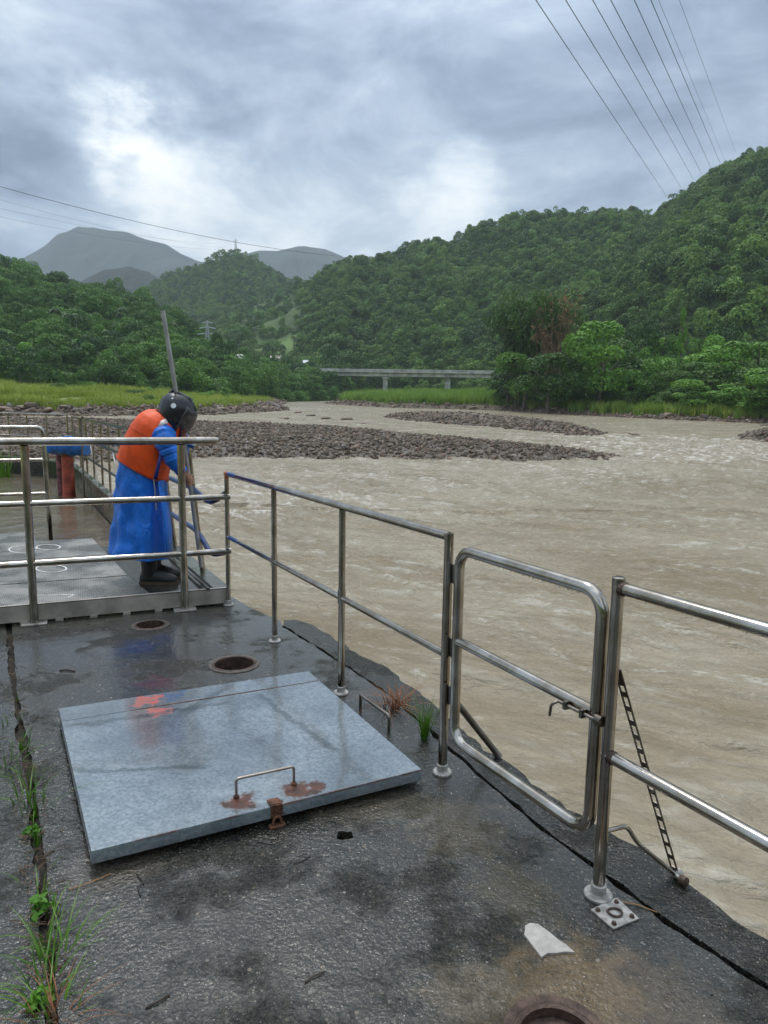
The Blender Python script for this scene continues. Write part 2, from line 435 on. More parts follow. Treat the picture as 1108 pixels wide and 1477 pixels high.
def crown_pts(seed, nleaf, blobs=11, z0=0.3, z1=0.9, spread=0.33, rb=(0.13, 0.24), shell=0.22):
    r = np.random.default_rng(seed)
    c = np.stack([r.normal(size=blobs) * spread * 0.6, r.normal(size=blobs) * spread * 0.6, z0 + (z1 - z0) * r.random(blobs)], 1)
    c[:, :2] = np.clip(c[:, :2], -spread, spread)
    fall = 1 - 0.55 * np.abs((c[:, 2] - (z0 + z1) / 2) / (z1 - z0) * 2) ** 2
    c[:, :2] *= fall[:, None]
    rad = rb[0] + (rb[1] - rb[0]) * r.random(blobs)
    P = []; Nn = []; Bi = []
    while sum(map(len, P)) < nleaf:
        k = r.choice(blobs, size=nleaf, p=rad ** 2 / (rad ** 2).sum())
        d = unit(r.normal(size=(nleaf, 3))); d[:, 2] = np.where(d[:, 2] < -0.45, -d[:, 2], d[:, 2])
        p = c[k] + d * (rad[k] * (1 - shell + shell * 1.4 * r.random(nleaf)))[:, None] * np.array([1, 1, 0.8])
        ins = np.zeros(nleaf, bool)
        for q in range(blobs): ins |= (np.linalg.norm((p - c[q]) / np.array([1, 1, 0.8]), axis=1) < rad[q] * 0.72) & (k != q)
        ok = ~ins; P.append(p[ok]); Nn.append(d[ok]); Bi.append(k[ok])
    P = np.concatenate(P)[:nleaf]; Nn = np.concatenate(Nn)[:nleaf]; Bi = np.concatenate(Bi)[:nleaf]
    return P, Nn, r, r.random(blobs)[Bi]
def crown_mesh(name, seed, nleaf, leaf, m, aspect=0.55, **kw):
    P, Nn, r, bl = crown_pts(seed, nleaf, **kw)
    nrm = unit(Nn * 0.8 + r.normal(size=P.shape) * 0.55 + np.array([0, 0, 0.35]))
    t = unit(np.cross(nrm, r.normal(size=P.shape))); b = np.cross(nrm, t)
    s = leaf * (0.6 + 0.8 * r.random(len(P)))[:, None]
    return quads_mesh(name, P, t * s, b * s * aspect, [m], np.clip(0.5 * bl + 0.5 * r.random(len(P)), 0, 1))
def trunk_mesh(name, seed, r0=0.03, h=0.55, limbs=5, m=None):
    r = random.Random(seed); mb = MB()
    pts = [(0, 0, -0.05)]; x = y = 0
    for k in range(1, 6):
        x += r.uniform(-.02, .02); y += r.uniform(-.02, .02); pts.append((x, y, h * k / 5))
    mb.tube(pts, [r0 * (1.25 - 0.17 * k) for k in range(6)], 7)
    for k in range(limbs):
        a = r.uniform(0, 6.28); b = np.array(pts[r.randint(2, 5)], float); L = r.uniform(.16, .3)
        e = b + np.array([math.cos(a) * L, math.sin(a) * L, L * r.uniform(.6, 1.1)])
        mb.tube([b, (b + e) / 2 + np.array([0, 0, -.02]), e], [r0 * .5, r0 * .35, r0 * .15], 5)
    me = mb.mesh(name); me.materials.append(m or BARK); return me
def bamboo_mesh(name, seed, m, nculm=26, nleaf=2600, spread=0.42, leaf=0.035, droop=0.35):
    r = np.random.default_rng(seed); P = []; A = []; B = []
    for c in range(nculm):
        a = r.random() * 6.28; q = 0.1 * r.random(); L = 0.7 + 0.35 * r.random(); out = spread * (0.3 + 0.7 * r.random())
        n = nleaf // nculm; t = 0.22 + 0.78 * np.sqrt(r.random(n))
        x = q + out * t ** 2.2; z = L * (t - droop * t ** 4)
        p = np.stack([x * math.cos(a), x * math.sin(a), z], 1) + r.normal(size=(n, 3)) * np.array([.035, .035, .03])
        d = unit(np.stack([np.cos(a + r.normal(size=n)), np.sin(a + r.normal(size=n)), -0.5 + 0.5 * r.normal(size=n)], 1))
        s = leaf * (0.6 + 0.8 * r.random(n))[:, None]
        w = unit(np.cross(d, r.normal(size=(n, 3)))); P.append(p); A.append(d * s); B.append(w * s * 0.25)
    return quads_mesh(name, np.concatenate(P), np.concatenate(A), np.concatenate(B), [m])
def culms_mesh(name, seed, m, nculm=22, spread=0.42, droop=0.35):
    r = np.random.default_rng(seed); mb = MB()
    for c in range(nculm):
        a = r.random() * 6.28; q = 0.1 * r.random(); L = 0.7 + 0.35 * r.random(); out = spread * (0.3 + 0.7 * r.random())
        pts = []
        for t in (0, .3, .6, .85, 1): 
            x = q + out * t ** 2.2; pts.append((x * math.cos(a), x * math.sin(a), L * (t - droop * t ** 4) - (0.03 if t == 0 else 0)))
        mb.tube(pts, [.006, .0055, .004, .0025, .001], 5)
    me = mb.mesh(name); me.materials.append(m); return me
def palm_mesh(name, seed, m, fronds=9):
    r = np.random.default_rng(seed); P = []; A = []; B = []
    for k in range(fronds):
        a = 6.28 * k / fronds + r.normal() * .2; el = 0.35 + 0.8 * r.random()
        for t in np.linspace(0.12, 1, 15):
            x = 0.24 * t * math.cos(el * 0.5); z = 0.86 + 0.16 * math.sin(el) * t - 0.20 * t * t
            for sd in (-1, 1):
                o = np.array([-math.sin(a), math.cos(a), -0.4]) * sd; o[2] = -0.5; o = unit(o) * 0.05 * (1.1 - 0.7 * abs(t - .45))
                P.append(np.array([x * math.cos(a), x * math.sin(a), z]) + o); A.append(o); B.append(np.array([math.cos(a), math.sin(a), -.3]) * 0.011)
    return quads_mesh(name, np.array(P), np.array(A), np.array(B), [m])
def grass_mesh(name, seed, m, n=22, h=1.0, spread=0.35, wd=0.02, bend=0.5, seg=3):
    r = np.random.default_rng(seed); mb = MB(); lv = []
    for k in range(n):
        a = r.random() * 6.28; q = spread * r.random() * 0.5; L = h * (0.5 + 0.6 * r.random()); b = bend * (0.3 + r.random())
        aa = a + r.normal() * 0.6; base = np.array([q * math.cos(a), q * math.sin(a), -0.02 * h]); dr = np.array([math.cos(aa), math.sin(aa), 0]); sd = np.array([-dr[1], dr[0], 0])
        rows = []
        for t in np.linspace(0, 1, seg + 1):
            p = base + dr * L * b * t ** 1.8 + np.array([0, 0, L * (t - 0.45 * b * t ** 2.6)])
            rows.append((p - sd * wd * (1 - t * 0.92), p + sd * wd * (1 - t * 0.92)))
        v = [x for rr in rows for x in rr]; mb.add(v, [(2 * i, 2 * i + 1, 2 * i + 3, 2 * i + 2) for i in range(seg)]); lv += [r.random()] * len(v)
    me = mb.mesh(name, smooth=True, angle=None); fattr(me, 'lv', lv); me.materials.append(m); return me

# ------------------------------------------------------------------ river outline and ground
RIVER = [atw(*q)[:2] for q in [(-420, 604), (-150, 601), (0, 600), (150, 600), (300, 599), (345, 596), (415, 592), (402, 584), (418, 579)]]
inl = atw(432, 577)
RIVER += [np.array([inl[0] - 4, inl[1] + 8]), np.array([inl[0] + 14, inl[1] + 4])]
RIVER += [atw(*q)[:2] for q in [(470, 582.5), (520, 586), (560, 588), (640, 590), (730, 592.5), (800, 597), (880, 601), (950, 605), (1108, 611), (1300, 622), (1700, 650)]]
RIVER += [np.array(q) for q in [(120, -40), (-16, -40), (-16, 19), (-62, 42)]]
def bank(X, Y):
    d, ins = seg_dist(X, Y, RIVER); return np.where(ins, -d, d)
def ground_z(X, Y, d=None):
    X = np.asarray(X, float); Y = np.asarray(Y, float)
    if d is None: d = bank(X, Y)
    n = fbm(X / 14, Y / 14, 4, 3)
    up = np.minimum(d * 0.28, 0.9) + 0.042 * np.clip(d - 3, 0, 260) + n * np.clip(d * 0.06, 0, 0.9)
    dn = -np.minimum(-d * 0.2, 0.8)
    return zw(np.clip(Y, -50, 330)) + np.where(d > 0, up, dn)
def axis(lo, hi, fine_lo, fine_hi, step, k=1.18):
    a = list(np.arange(fine_lo, fine_hi + step, step)); s = step
    while a[-1] < hi: s *= k; a.append(a[-1] + s)
    s = step
    while a[0] > lo: s *= k; a.insert(0, a[0] - s)
    return np.array(a)
gx = axis(-2300, 2300, -110, 110, 1.6); gy = axis(-330, 2650, 60, 270, 1.8)
GX, GY = np.meshgrid(gx, gy); GD = bank(GX, GY)
me = grid_mesh('ground', GX, GY, ground_z(GX, GY, GD)); fattr(me, 'bank', GD)
m, nt, bs = mat('ground_bank'); p = nt.pos()
n = nt.noise(0.35, 6, 0.6, p); n2 = nt.noise(3.0, 5, 0.6, p)
soil = nt.ramp(n2, [(0.3, (0.055, 0.042, 0.030)), (0.55, (0.12, 0.088, 0.062)), (0.75, (0.20, 0.155, 0.11))])
grs = nt.ramp(nt.noise(0.5, 7, 0.7, p), [(0.3, (0.09, 0.13, 0.022)), (0.48, (0.19, 0.24, 0.05)), (0.58, (0.27, 0.26, 0.09)), (0.7, (0.22, 0.16, 0.09))])
k = nt.math('MULTIPLY_ADD', nt.math('SUBTRACT', n, 0.5), 9.0, nt.attr('bank'))
nt.put(bs.inputs['Base Color'], nt.mix(nt.maprange(k, 3.2, 5.4), soil, grs)); bs.inputs['Roughness'].default_value = 0.9
nt.put(bs.inputs['Normal'], nt.bump(n2, 0.8, 0.2))
gnd = link('ground', me, m, kind='structure')

# river sheet, finer near the platform
ry = np.concatenate([np.linspace(-8, 2, 12), 2 * (300 / 2) ** (np.linspace(0, 1, 560)[1:])])
ru = np.linspace(-1, 1, 420)
RY, RU = np.meshgrid(ry, ru, indexing='ij'); RX = RU * (0.74 * np.maximum(RY, 0) + 8) + np.where(RY < 20, 2.0, 0)
fdir = np.array([0.85, -0.527]); fper = np.array([0.527, 0.85])
fu = RX * fdir[0] + RY * fdir[1]; fv = RX * fper[0] + RY * fper[1]
wpx = fbm(RX / 9, RY / 9, 3, 77) * 2.2
near = np.clip(1 - RY / 160, 0.12, 1)
rap = np.zeros_like(RX)
for (qx, qy, rr, am) in [(345, 735, 2.2, 1.0), (420, 800, 2.0, .35), (330, 700, 3.0, .7), (470, 715, 4.5, .6), (640, 830, 1.8, .35), (1010, 640, 11, 1.0), (1060, 655, 8, .8), (900, 690, 9, .5), (1000, 920, 1.5, .3), (450, 590, 9, .6)]:
    c = atw(qx, qy); rap += am * np.exp(-((RX - c[0]) ** 2 + (RY - c[1]) ** 2) / rr ** 2)
rap = np.clip(rap, 0, 1)
h1 = fbm((fu + wpx) / 2.6, (fv + wpx) / 1.2, 4, 11); h2 = 1 - np.abs(fbm((fu + wpx) / 1.3, (fv - wpx) / 0.62, 4, 21)) * 2.2
h3 = fbm((fu - wpx) / 7.5, (fv + wpx * .5) / 3.4, 3, 31); h4 = fbm((fu + wpx * .6) / 0.95, (fv + wpx) / 0.5, 3, 41)
RZ = zw(RY) + near * (0.075 * h1 + 0.04 * h2 + 0.08 * h3 + 0.03 * h4) * (1 + np.clip(RY, 0, 40) / 40) + rap * (0.10 * h1 + 0.09 * h2) * np.clip(RY / 12, .45, 1.3)
foam = np.clip((h2 - 0.66) * 3.2, 0, 1) * (0.5 + 0.9 * rap) * np.clip(0.55 + 0.9 * h3, 0.05, 1.2) + rap * 0.22
me = grid_mesh('river', RX, RY, RZ); fattr(me, 'foam', foam); fattr(me, 'rap', rap)
m, nt, bs = mat('muddy_water'); p = nt.pos()
pr = nt.scale(p, (1, 1, 1), (0, 0, 0), (0, 0, math.radians(28)))        # along the current
ps = nt.scale(pr, (0.55, 1.1, 1))
fine = nt.noise(3.2, 7, 0.62, ps, 0.6); fine2 = nt.noise(11, 5, 0.6, ps, 0.8); lar = nt.noise(0.35, 4, 0.55, ps, 0.5)
col = nt.mix(nt.maprange(lar, 0.35, 0.65), (0.290, 0.232, 0.148), (0.385, 0.325, 0.228))
fo = nt.math('MULTIPLY', nt.attr('foam'), nt.maprange(fine, 0.42, 0.62))
st = nt.math('MULTIPLY', nt.maprange(nt.noise(1.1, 8, 0.66, ps, 1.6), 0.57, 0.68), nt.maprange(fine2, 0.40, 0.60))
fo = nt.math('MAXIMUM', fo, nt.math('MULTIPLY', st, 0.6), clamp=True)
nt.put(bs.inputs['Base Color'], nt.mix(fo, col, (0.66, 0.62, 0.54)))
nt.put(bs.inputs['Roughness'], nt.maprange(fo, 0, 1, 0.17, 0.6)); bs.inputs['IOR'].default_value = 1.33
hh = nt.math('MULTIPLY_ADD', fine2, 0.35, fine)
nt.put(bs.inputs['Normal'], nt.bump(hh, 0.9, 0.2))
river = link('river', me, m, kind='structure')

# ------------------------------------------------------------------ hills lofted from their ridges
def hill(name, pts, material, tree_h, nu=150, nv=50, rough=0.05, seed=1, back=0.6, prof=0.95):
    pts = np.array(pts, float)                   # px, ridge py, ridge distance, foot distance
    xs = np.linspace(pts[0, 0], pts[-1, 0], nu)
    ryp = np.interp(xs, pts[:, 0], pts[:, 1]); rd = np.interp(xs, pts[:, 0], pts[:, 2]); bd = np.interp(xs, pts[:, 0], pts[:, 3])
    V = np.concatenate([np.linspace(0, 1, nv), 1 + np.linspace(0, 1, 12)[1:]])
    X = np.zeros((nu, len(V))); Y = X.copy(); Z = X.copy()
    for i in range(nu):
        r = aty(xs[i], ryp[i], rd[i]); dirx = r[0] / rd[i]
        zr = r[2] - tree_h
        zb = float(ground_z(dirx * bd[i], bd[i])) - 2.0
        D = np.where(V <= 1, bd[i] + (rd[i] - bd[i]) * V, rd[i] + (V - 1) * (rd[i] - bd[i]) * back * 1.6)
        Y[i] = D; X[i] = dirx * D
        Z[i] = np.where(V <= 1, zb + (zr - zb) * np.clip(V, 0, 1) ** prof, zr - (zr - zb) * 0.9 * np.clip(V - 1, 0, 1) ** 1.3)
    ht = Z.max() - Z.min(); s = (pts[:, 2] - pts[:, 3]).mean()
    env = np.clip(np.minimum(V * 5, np.where(V < 1, (1.02 - V) * 5, .15)), 0.08, 1)[None, :]
    g = fbm(X / (0.38 * s), Y / (0.8 * s), 4, seed); g2 = -np.abs(fbm(X / (0.22 * s), Y / (0.9 * s), 3, seed + 9))
    Z += ht * rough * (1.4 * g + 1.7 * g2 + 0.5) * env
    me = grid_mesh(name, X, Y, Z); o = link(name, me, material, kind='structure')
    return X[:, :nv], Y[:, :nv], Z[:, :nv]
m, nt, bs = mat('hill_floor'); p = nt.pos()
nt.put(bs.inputs['Base Color'], nt.ramp(nt.noise(0.05, 8, 0.7, p), [(0.3, (0.035, 0.06, 0.018)), (0.55, (0.075, 0.13, 0.03)), (0.75, (0.13, 0.20, 0.055))]))
mead = nt.spot(p, aty(392, 470, 425), 20.0, nt.noise(0.08, 4, 0.6, p), 14.0, 0.3); hcol = bs.inputs['Base Color'].links[0].from_socket
nt.put(bs.inputs['Base Color'], nt.mix(mead, hcol, (0.17, 0.27, 0.07)))
bs.inputs['Roughness'].default_value = 0.9; nt.put(bs.inputs['Normal'], nt.bump(nt.noise(0.25, 8, 0.7, p), 1.0, 3.0)); HILLF = m
m, nt, bs = mat('far_forest'); p = nt.pos()
vv = nt.noise(0.03, 9, 0.72, p); nn = nt.noise(0.012, 8, 0.65, p)
nt.put(bs.inputs['Base Color'], nt.mix(nt.maprange(nn, 0.35, 0.65), (0.008, 0.014, 0.014), (0.022, 0.036, 0.028)))
bs.inputs['Roughness'].default_value = 0.9; nt.put(bs.inputs['Normal'], nt.bump(vv, 0.8, 10.0)); FARF = m

H_RIGHT = hill('hill_slope', [(300, 470, 640, 400), (375, 424, 620, 360), (425, 404, 600, 340), (480, 374, 560, 320), (530, 378, 555, 310), (562, 362, 545, 300), (600, 346, 540, 300), (650, 341, 530, 295), (700, 314, 520, 285), (738, 298, 510, 275), (800, 301, 505, 250), (850, 303, 500, 235), (900, 302, 495, 220), (940, 304, 485, 210), (975, 276, 460, 200), (1010, 251, 445, 195), (1050, 229, 430, 190), (1108, 208, 410, 185), (1300, 150, 380, 170), (1600, 120, 360, 160)], HILLF, 7.5, 190, 70, 0.10, 5)
H_LEFT = hill('hill_slope', [(-600, 300, 250, 130), (-300, 318, 270, 138), (-100, 345, 290, 142), (0, 360, 300, 150), (35, 366, 300, 150), (60, 384, 298, 150), (130, 400, 292, 152), (190, 411, 285, 155), (230, 430, 280, 160), (262, 452, 275, 165), (300, 482, 270, 172), (345, 500, 270, 182), (400, 512, 275, 200), (450, 520, 285, 225), (500, 530, 300, 255)], HILLF, 9.0, 130, 50, 0.045, 15)
H_MID = hill('hill_slope', [(60, 470, 900, 560), (150, 436, 900, 560), (200, 418, 890, 550), (230, 402, 880, 545), (262, 385, 870, 540), (300, 374, 860, 540), (322, 363, 855, 540), (342, 357, 850, 540), (365, 367, 850, 540), (385, 382, 850, 540), (410, 399, 850, 540), (450, 415, 850, 540), (540, 470, 850, 540)], HILLF, 6.0, 110, 50, 0.045, 25)
H_KNOB = hill('hill_slope', [(60, 440, 1180, 860), (120, 400, 1180, 860), (150, 386, 1180, 860), (185, 381, 1180, 860), (215, 388, 1180, 860), (250, 410, 1180, 860), (330, 450, 1180, 860)], FARF, 4.0, 60, 30, 0.05, 35)
hill('mountain', [(-400, 430, 2500, 1750), (-100, 400, 2500, 1750), (20, 378, 2500, 1750), (50, 362, 2500, 1750), (68, 352, 2500, 1750), (84, 338, 2500, 1750), (98, 334, 2500, 1750), (112, 326, 2500, 1750), (135, 327, 2500, 1750), (160, 333, 2500, 1750), (185, 335, 2500, 1750), (210, 345, 2500, 1750), (240, 352, 2500, 1750), (262, 366, 2500, 1750), (290, 378, 2500, 1750), (318, 376, 2550, 1750), (350, 366, 2550, 1750), (372, 361, 2550, 1750), (400, 363, 2550, 1750), (440, 356, 2550, 1750), (470, 362, 2550, 1750), (500, 372, 2550, 1750), (600, 400, 2550, 1750), (900, 430, 2550, 1750)], FARF, 0.0, 300, 60, 0.075, 45, 0.3)

BX, BY = np.meshgrid(np.linspace(-420, 420, 90), np.linspace(-300, -42, 40)); _t = (-42 - BY) / 258.0
BZ = -4 + 105 * np.clip(_t, 0, 1) ** 0.8 * (0.8 + 0.25 * fbm(BX / 120, BY / 120, 3, 91)) + 3 * fbm(BX / 12, BY / 12, 3, 92)
link('hill_slope', grid_mesh('hill_slope', BX, BY, BZ), HILLF, kind='structure')      # unseen hill added behind the viewer to darken reflections in the steel
def hill_samples(H, n, seed, reject=None, vlo=0.0):
    X, Y, Z = H; r = np.random.default_rng(seed)
    P = np.stack([X, Y, Z], -1); e1 = P[1:, :-1] - P[:-1, :-1]; e2 = P[:-1, 1:] - P[:-1, :-1]
    ar = np.linalg.norm(np.cross(e1, e2), axis=-1)
    ar[:, :int(vlo * ar.shape[1])] = 0
    k = r.choice(ar.size, size=n, p=(ar / ar.sum()).ravel()); i, j = np.unravel_index(k, ar.shape)
    a = r.random(n)[:, None]; b = r.random(n)[:, None]
    pts = P[i, j] * (1 - a) * (1 - b) + P[i + 1, j] * a * (1 - b) + P[i, j + 1] * (1 - a) * b + P[i + 1, j + 1] * a * b
    u, v = proj(pts); keep = (pts[:, 1] > 0) & (u > -620) & (u < 1750)
    if reject is not None:
        for (cx, cy, rx, ry, pr) in reject:
            e = ((u - cx) / rx) ** 2 + ((v - cy) / ry) ** 2 + 0.5 * fbm(u / 25, v / 25, 3, 3)
            keep &= ~((e < 1) & (r.random(n) < pr))
    return pts[keep], r
def forest(name, label, H, n, forms, smin, smax, seed, reject=None, vlo=0.0, thin=None):
    pts, r = hill_samples(H, n, seed, reject, vlo)
    if thin:                                     # blue-noise thinning on the plan
        cell = {}; ok = []
        for q, p in enumerate(pts):
            key = (int(p[0] // thin), int(p[1] // thin)); c = False
            for a in (-1, 0, 1):
                for b in (-1, 0, 1):
                    for s in cell.get((key[0] + a, key[1] + b), ()):
                        if (pts[s][0] - p[0]) ** 2 + (pts[s][1] - p[1]) ** 2 < (thin * .8) ** 2: c = True
            if not c: cell.setdefault(key, []).append(q); ok.append(q)
        pts = pts[ok]
    n = len(pts); s = smin + (smax - smin) * r.random(n) ** 1.6
    sc = np.stack([s * (0.85 + .35 * r.random(n)), s * (0.85 + .35 * r.random(n)), s * (0.9 + .5 * r.random(n))], 1)
    o = scatter(name, pts - np.array([0, 0, 0.6]), sc, np.stack([np.zeros(n), np.zeros(n), r.random(n) * 6.28], 1), forms)
    return tag(o, label, 'forest'), pts
F_HILL = [crown_mesh('far_crown_%d' % k, 100 + k, 1000, 0.040, L_HILL, 0.65, blobs=7 + k, z0=0.18, z1=0.78, spread=0.36 - 0.03 * (k % 3), rb=(.17, .29)) for k in range(5)]
F_HILL.append(bamboo_mesh('far_crown_feathery', 131, L_HILL, 18, 1000, 0.4, 0.045))
F_LEFT = [crown_mesh('near_crown_%d' % k, 200 + k, 2400, 0.027, L_LEFT, 0.6, blobs=9 + k, z0=0.2, z1=0.8, spread=0.38, rb=(.13, .26)) for k in range(5)]
F_LEFT.append(bamboo_mesh('near_crown_feathery', 231, L_LEFT, 22, 2400, 0.42, 0.032))
forest('forest', 'dense blue-green forest covering the steep hill behind the bridge', H_RIGHT, 42000, F_HILL, 3.8, 9.5, 61,
       [(392, 468, 50, 60, 0.96), (1005, 318, 22, 14, 0.9), (960, 360, 12, 60, 0.45)], thin=3.0)
forest('forest', 'hazy forest covering the round hill topped by a pylon', H_MID, 16000, F_HILL, 4.5, 10, 62, thin=3.8)
_, LEFTP = forest('forest', 'lush green forest on the low hill above the grassy far bank', H_LEFT, 12000, F_LEFT, 4.0, 9.5, 63, vlo=0.0, thin=3.2)

# ------------------------------------------------------------------ trees one can tell apart
def gz(x, y): return float(ground_z(np.array([x]), np.array([y]))[0])
CR = {
 'round': [crown_mesh('crown_round_%d' % k, 300 + k, 4200, 0.0195, L_LEFT, 0.6, blobs=15, z0=0.25, z1=0.85, spread=0.36, rb=(.10, .21)) for k in range(4)],
 'bright': [crown_mesh('crown_bright_%d' % k, 320 + k, 4200, 0.0205, L_BRIGHT, 0.6, blobs=14, z0=0.2, z1=0.85, spread=0.38, rb=(.10, .2)) for k in range(3)],
 'dark': [crown_mesh('crown_dark_%d' % k, 340 + k, 4200, 0.019, L_DARK, 0.6, blobs=13, z0=0.22, z1=0.85, spread=0.33, rb=(.12, .22)) for k in range(3)],
 'bush': [crown_mesh('crown_bush_%d' % k, 360 + k, 3200, 0.025, (L_LEFT, L_BRIGHT, L_BAMBOO, L_DARK)[k], 0.55, blobs=14, z0=0.08, z1=0.75, spread=0.42, rb=(.14, .25)) for k in range(4)],
 'bamboo': [bamboo_mesh('crown_bamboo_%d' % k, 380 + k, (L_BAMBOO, L_LEFT, L_DARK)[k], 40, 5200, 0.45, 0.03) for k in range(3)],
 'dead': [bamboo_mesh('crown_dead_%d' % k, 390 + k, L_DEAD, 30, 1000, 0.36, 0.03, 0.12) for k in range(1)],
 'palm': [palm_mesh('crown_palm_%d' % k, 395 + k, L_DARK, 8 + k) for k in range(2)],
 'vine': [crown_mesh('crown_vine', 399, 2600, 0.022, L_BRIGHT, 0.6, blobs=22, z0=0.04, z1=0.93, spread=0.10, rb=(.05, .09))],
}
TR = {k: trunk_mesh('trunk_' + k, 500 + i, *a) for i, (k, a) in enumerate({'round': (0.022, .6, 6), 'bright': (0.02, .6, 6), 'dark': (0.022, .6, 5), 'bush': (0.016, .45, 6), 'vine': (0.03, .9, 3)}.items())}
TR['bamboo'] = culms_mesh('culms_green', 521, simple('culm', (0.14, 0.17, 0.06), 0.5, vscale=2)); TR['dead'] = culms_mesh('culms_dead', 522, simple('culm_dead', (0.22, 0.14, 0.085), 0.8, vscale=2), 30, 0.36, 0.12)
_pm = MB(); _pm.tube([(0, 0, -.03), (0.004, 0, .3), (0.01, 0.004, .6), (0.012, .004, .87)], [.014, .010, .009, .009], 7); TR['palm'] = _pm.mesh('trunk_palm'); TR['palm'].materials.append(BARK_PALE)
NAMES = {'round': 'broadleaf_tree', 'bright': 'broadleaf_tree', 'dark': 'broadleaf_tree', 'bush': 'shrub', 'bamboo': 'bamboo_clump', 'dead': 'bamboo_clump', 'palm': 'palm_tree', 'vine': 'vine_covered_tree'}
CATS = {'bush': 'shrub', 'bamboo': 'bamboo', 'dead': 'bamboo', 'palm': 'palm tree'}
def tree(kind, x, y, h, wd, label, group=None, var=0, z=None):
    z = gz(x, y) if z is None else z
    r = empty(NAMES[kind], (x, y, z), label, CATS.get(kind, 'tree'), group)
    r.rotation_euler.z = random.uniform(0, 6.28); r.scale = (wd, wd, h)
    link('trunk' if kind not in ('bamboo', 'dead') else 'culms', TR[kind], parent=r)
    v = CR[kind]; link('crown', v[var % len(v)], parent=r); return r
def tree_px(kind, px, D, top, wpx, label, group=None, var=0):
    p = aty(px, top, D); z = gz(p[0], D); h = (p[2] - z) / {'bamboo': .68, 'dead': .9, 'palm': 1.0}.get(kind, .97)
    return tree(kind, p[0], D, h, wpx * D / F * 1.12, label, group, var, z)
# the grove on the rocky point beyond the gravel bars
tree_px('bamboo', 752, 141, 452, 95, 'dark bamboo clump leaning out at the end of the grove beside the bridge', None, 2)
tree_px('bamboo', 786, 137, 436, 105, 'feathery bamboo clump behind the dead brown bamboo', None, 0)
tree_px('dead', 803, 133, 430, 84, 'dead brown bamboo standing up among the green grove')
tree_px('dark', 735, 144, 500, 75, 'dark low tree hanging over the bank under the bridge end', None, 1)
tree_px('bright', 872, 123, 462, 112, 'bright green tree right behind the dead brown bamboo', None, 0)
tree_px('round', 796, 125, 506, 100, 'deep green round tree below the dead brown bamboo', None, 1)
tree_px('round', 760, 136, 505, 100, 'deep green tree at the foot of the dark leaning bamboo', None, 2)
tree_px('dark', 926, 150, 449, 62, 'dark slender tree rising between bright green crowns of the grove', None, 0)
tree_px('vine', 987, 122, 444, 44, 'dead trunk wrapped in bright vines, taller than the shrubs around it')
tree_px('dark', 1058, 135, 453, 62, 'dark round-headed tree standing on the shrub slope', None, 2)
tree_px('bright', 940, 118, 515, 70, 'bright green vine-draped bush at the water side of the grove', None, 1)
tree_px('round', 885, 132, 486, 100, 'mid green tree filling the middle of the grove', None, 3)
tree_px('bright', 1030, 124, 500, 110, 'light green tree spreading beside the vine-wrapped trunk', None, 2)
tree_px('round', 1092, 112, 490, 110, 'deep green tree at the far end of the grove by the rocky shore', None, 0)
r = random.Random(5)
for k in range(95):
    px = r.uniform(728, 1240); e = atw(px, 592 + max(0, px - 730) * 0.05)
    D = e[1] + 3 + r.random() ** 1.3 * 38; wp = r.uniform(34, 80) * 120 / D
    kind = r.choice(['bush', 'bush', 'bush', 'round', 'bright', 'bright', 'bamboo'])
    hh = r.uniform(3.0, 6.5) + max(0, D - e[1] - 5) * 0.26
    p = aty(px, 590, D)
    lab = {'bush': 'leafy shrub in the thicket along the rocky shore', 'round': 'small deep green tree in the shoreline thicket', 'bright': 'small bright green tree in the shoreline thicket', 'bamboo': 'low feathery bamboo in the shoreline thicket'}[kind]
    tree(kind, p[0], D, hh, wp * D / F * 1.3, lab, {'bush': 'shrubs of the shoreline thicket', 'round': 'small deep green trees of the thicket', 'bright': 'small bright trees of the thicket', 'bamboo': 'low bamboos of the thicket'}[kind], r.randint(0, 3))
for k in range(30):
    px = r.uniform(728, 1220); e = atw(px, 592 + max(0, px - 730) * 0.05); D = e[1] + r.uniform(2.5, 6.5); p = aty(px, 590, D); hh = r.uniform(1.8, 3.8)
    tree('bush', p[0], D, hh, hh * r.uniform(1.2, 2.0), 'spreading waterside shrub overhanging the shore rocks', 'waterside shrubs over the shore rocks', r.randint(0, 3))
# trees at the foot of the left hill, palms among them
r = random.Random(9)
for k in range(150):
    px = r.uniform(-60, 470); D = 137 + max(0, px) * 0.21 + r.random() ** 1.3 * 36
    kind = r.choice(['round', 'round', 'dark', 'bright', 'bush', 'bush'] + (['bamboo'] if px < 260 else []))
    p = aty(px, 540, D); h = r.uniform(5, 10.5) if kind != 'bush' else r.uniform(3, 5)
    lab = {'round': 'deep green tree at the edge of the grassy bank', 'dark': 'dark tree at the edge of the grassy bank', 'bright': 'bright green tree at the edge of the grassy bank', 'bush': 'shrub at the edge of the grassy bank', 'bamboo': 'bamboo clump at the edge of the grassy bank'}[kind]
    i = int(np.argmin((H_LEFT[0] - p[0]) ** 2 + (H_LEFT[1] - D) ** 2)); hz = max(gz(p[0], D), H_LEFT[2].ravel()[i] if (H_LEFT[0].ravel()[i] - p[0]) ** 2 + (H_LEFT[1].ravel()[i] - D) ** 2 < 16 else -9)
    tree(kind, p[0], D, h, h * r.uniform(.85, 1.25), lab, lab.replace(' at the edge', 's at the edge'), r.randint(0, 3), hz)
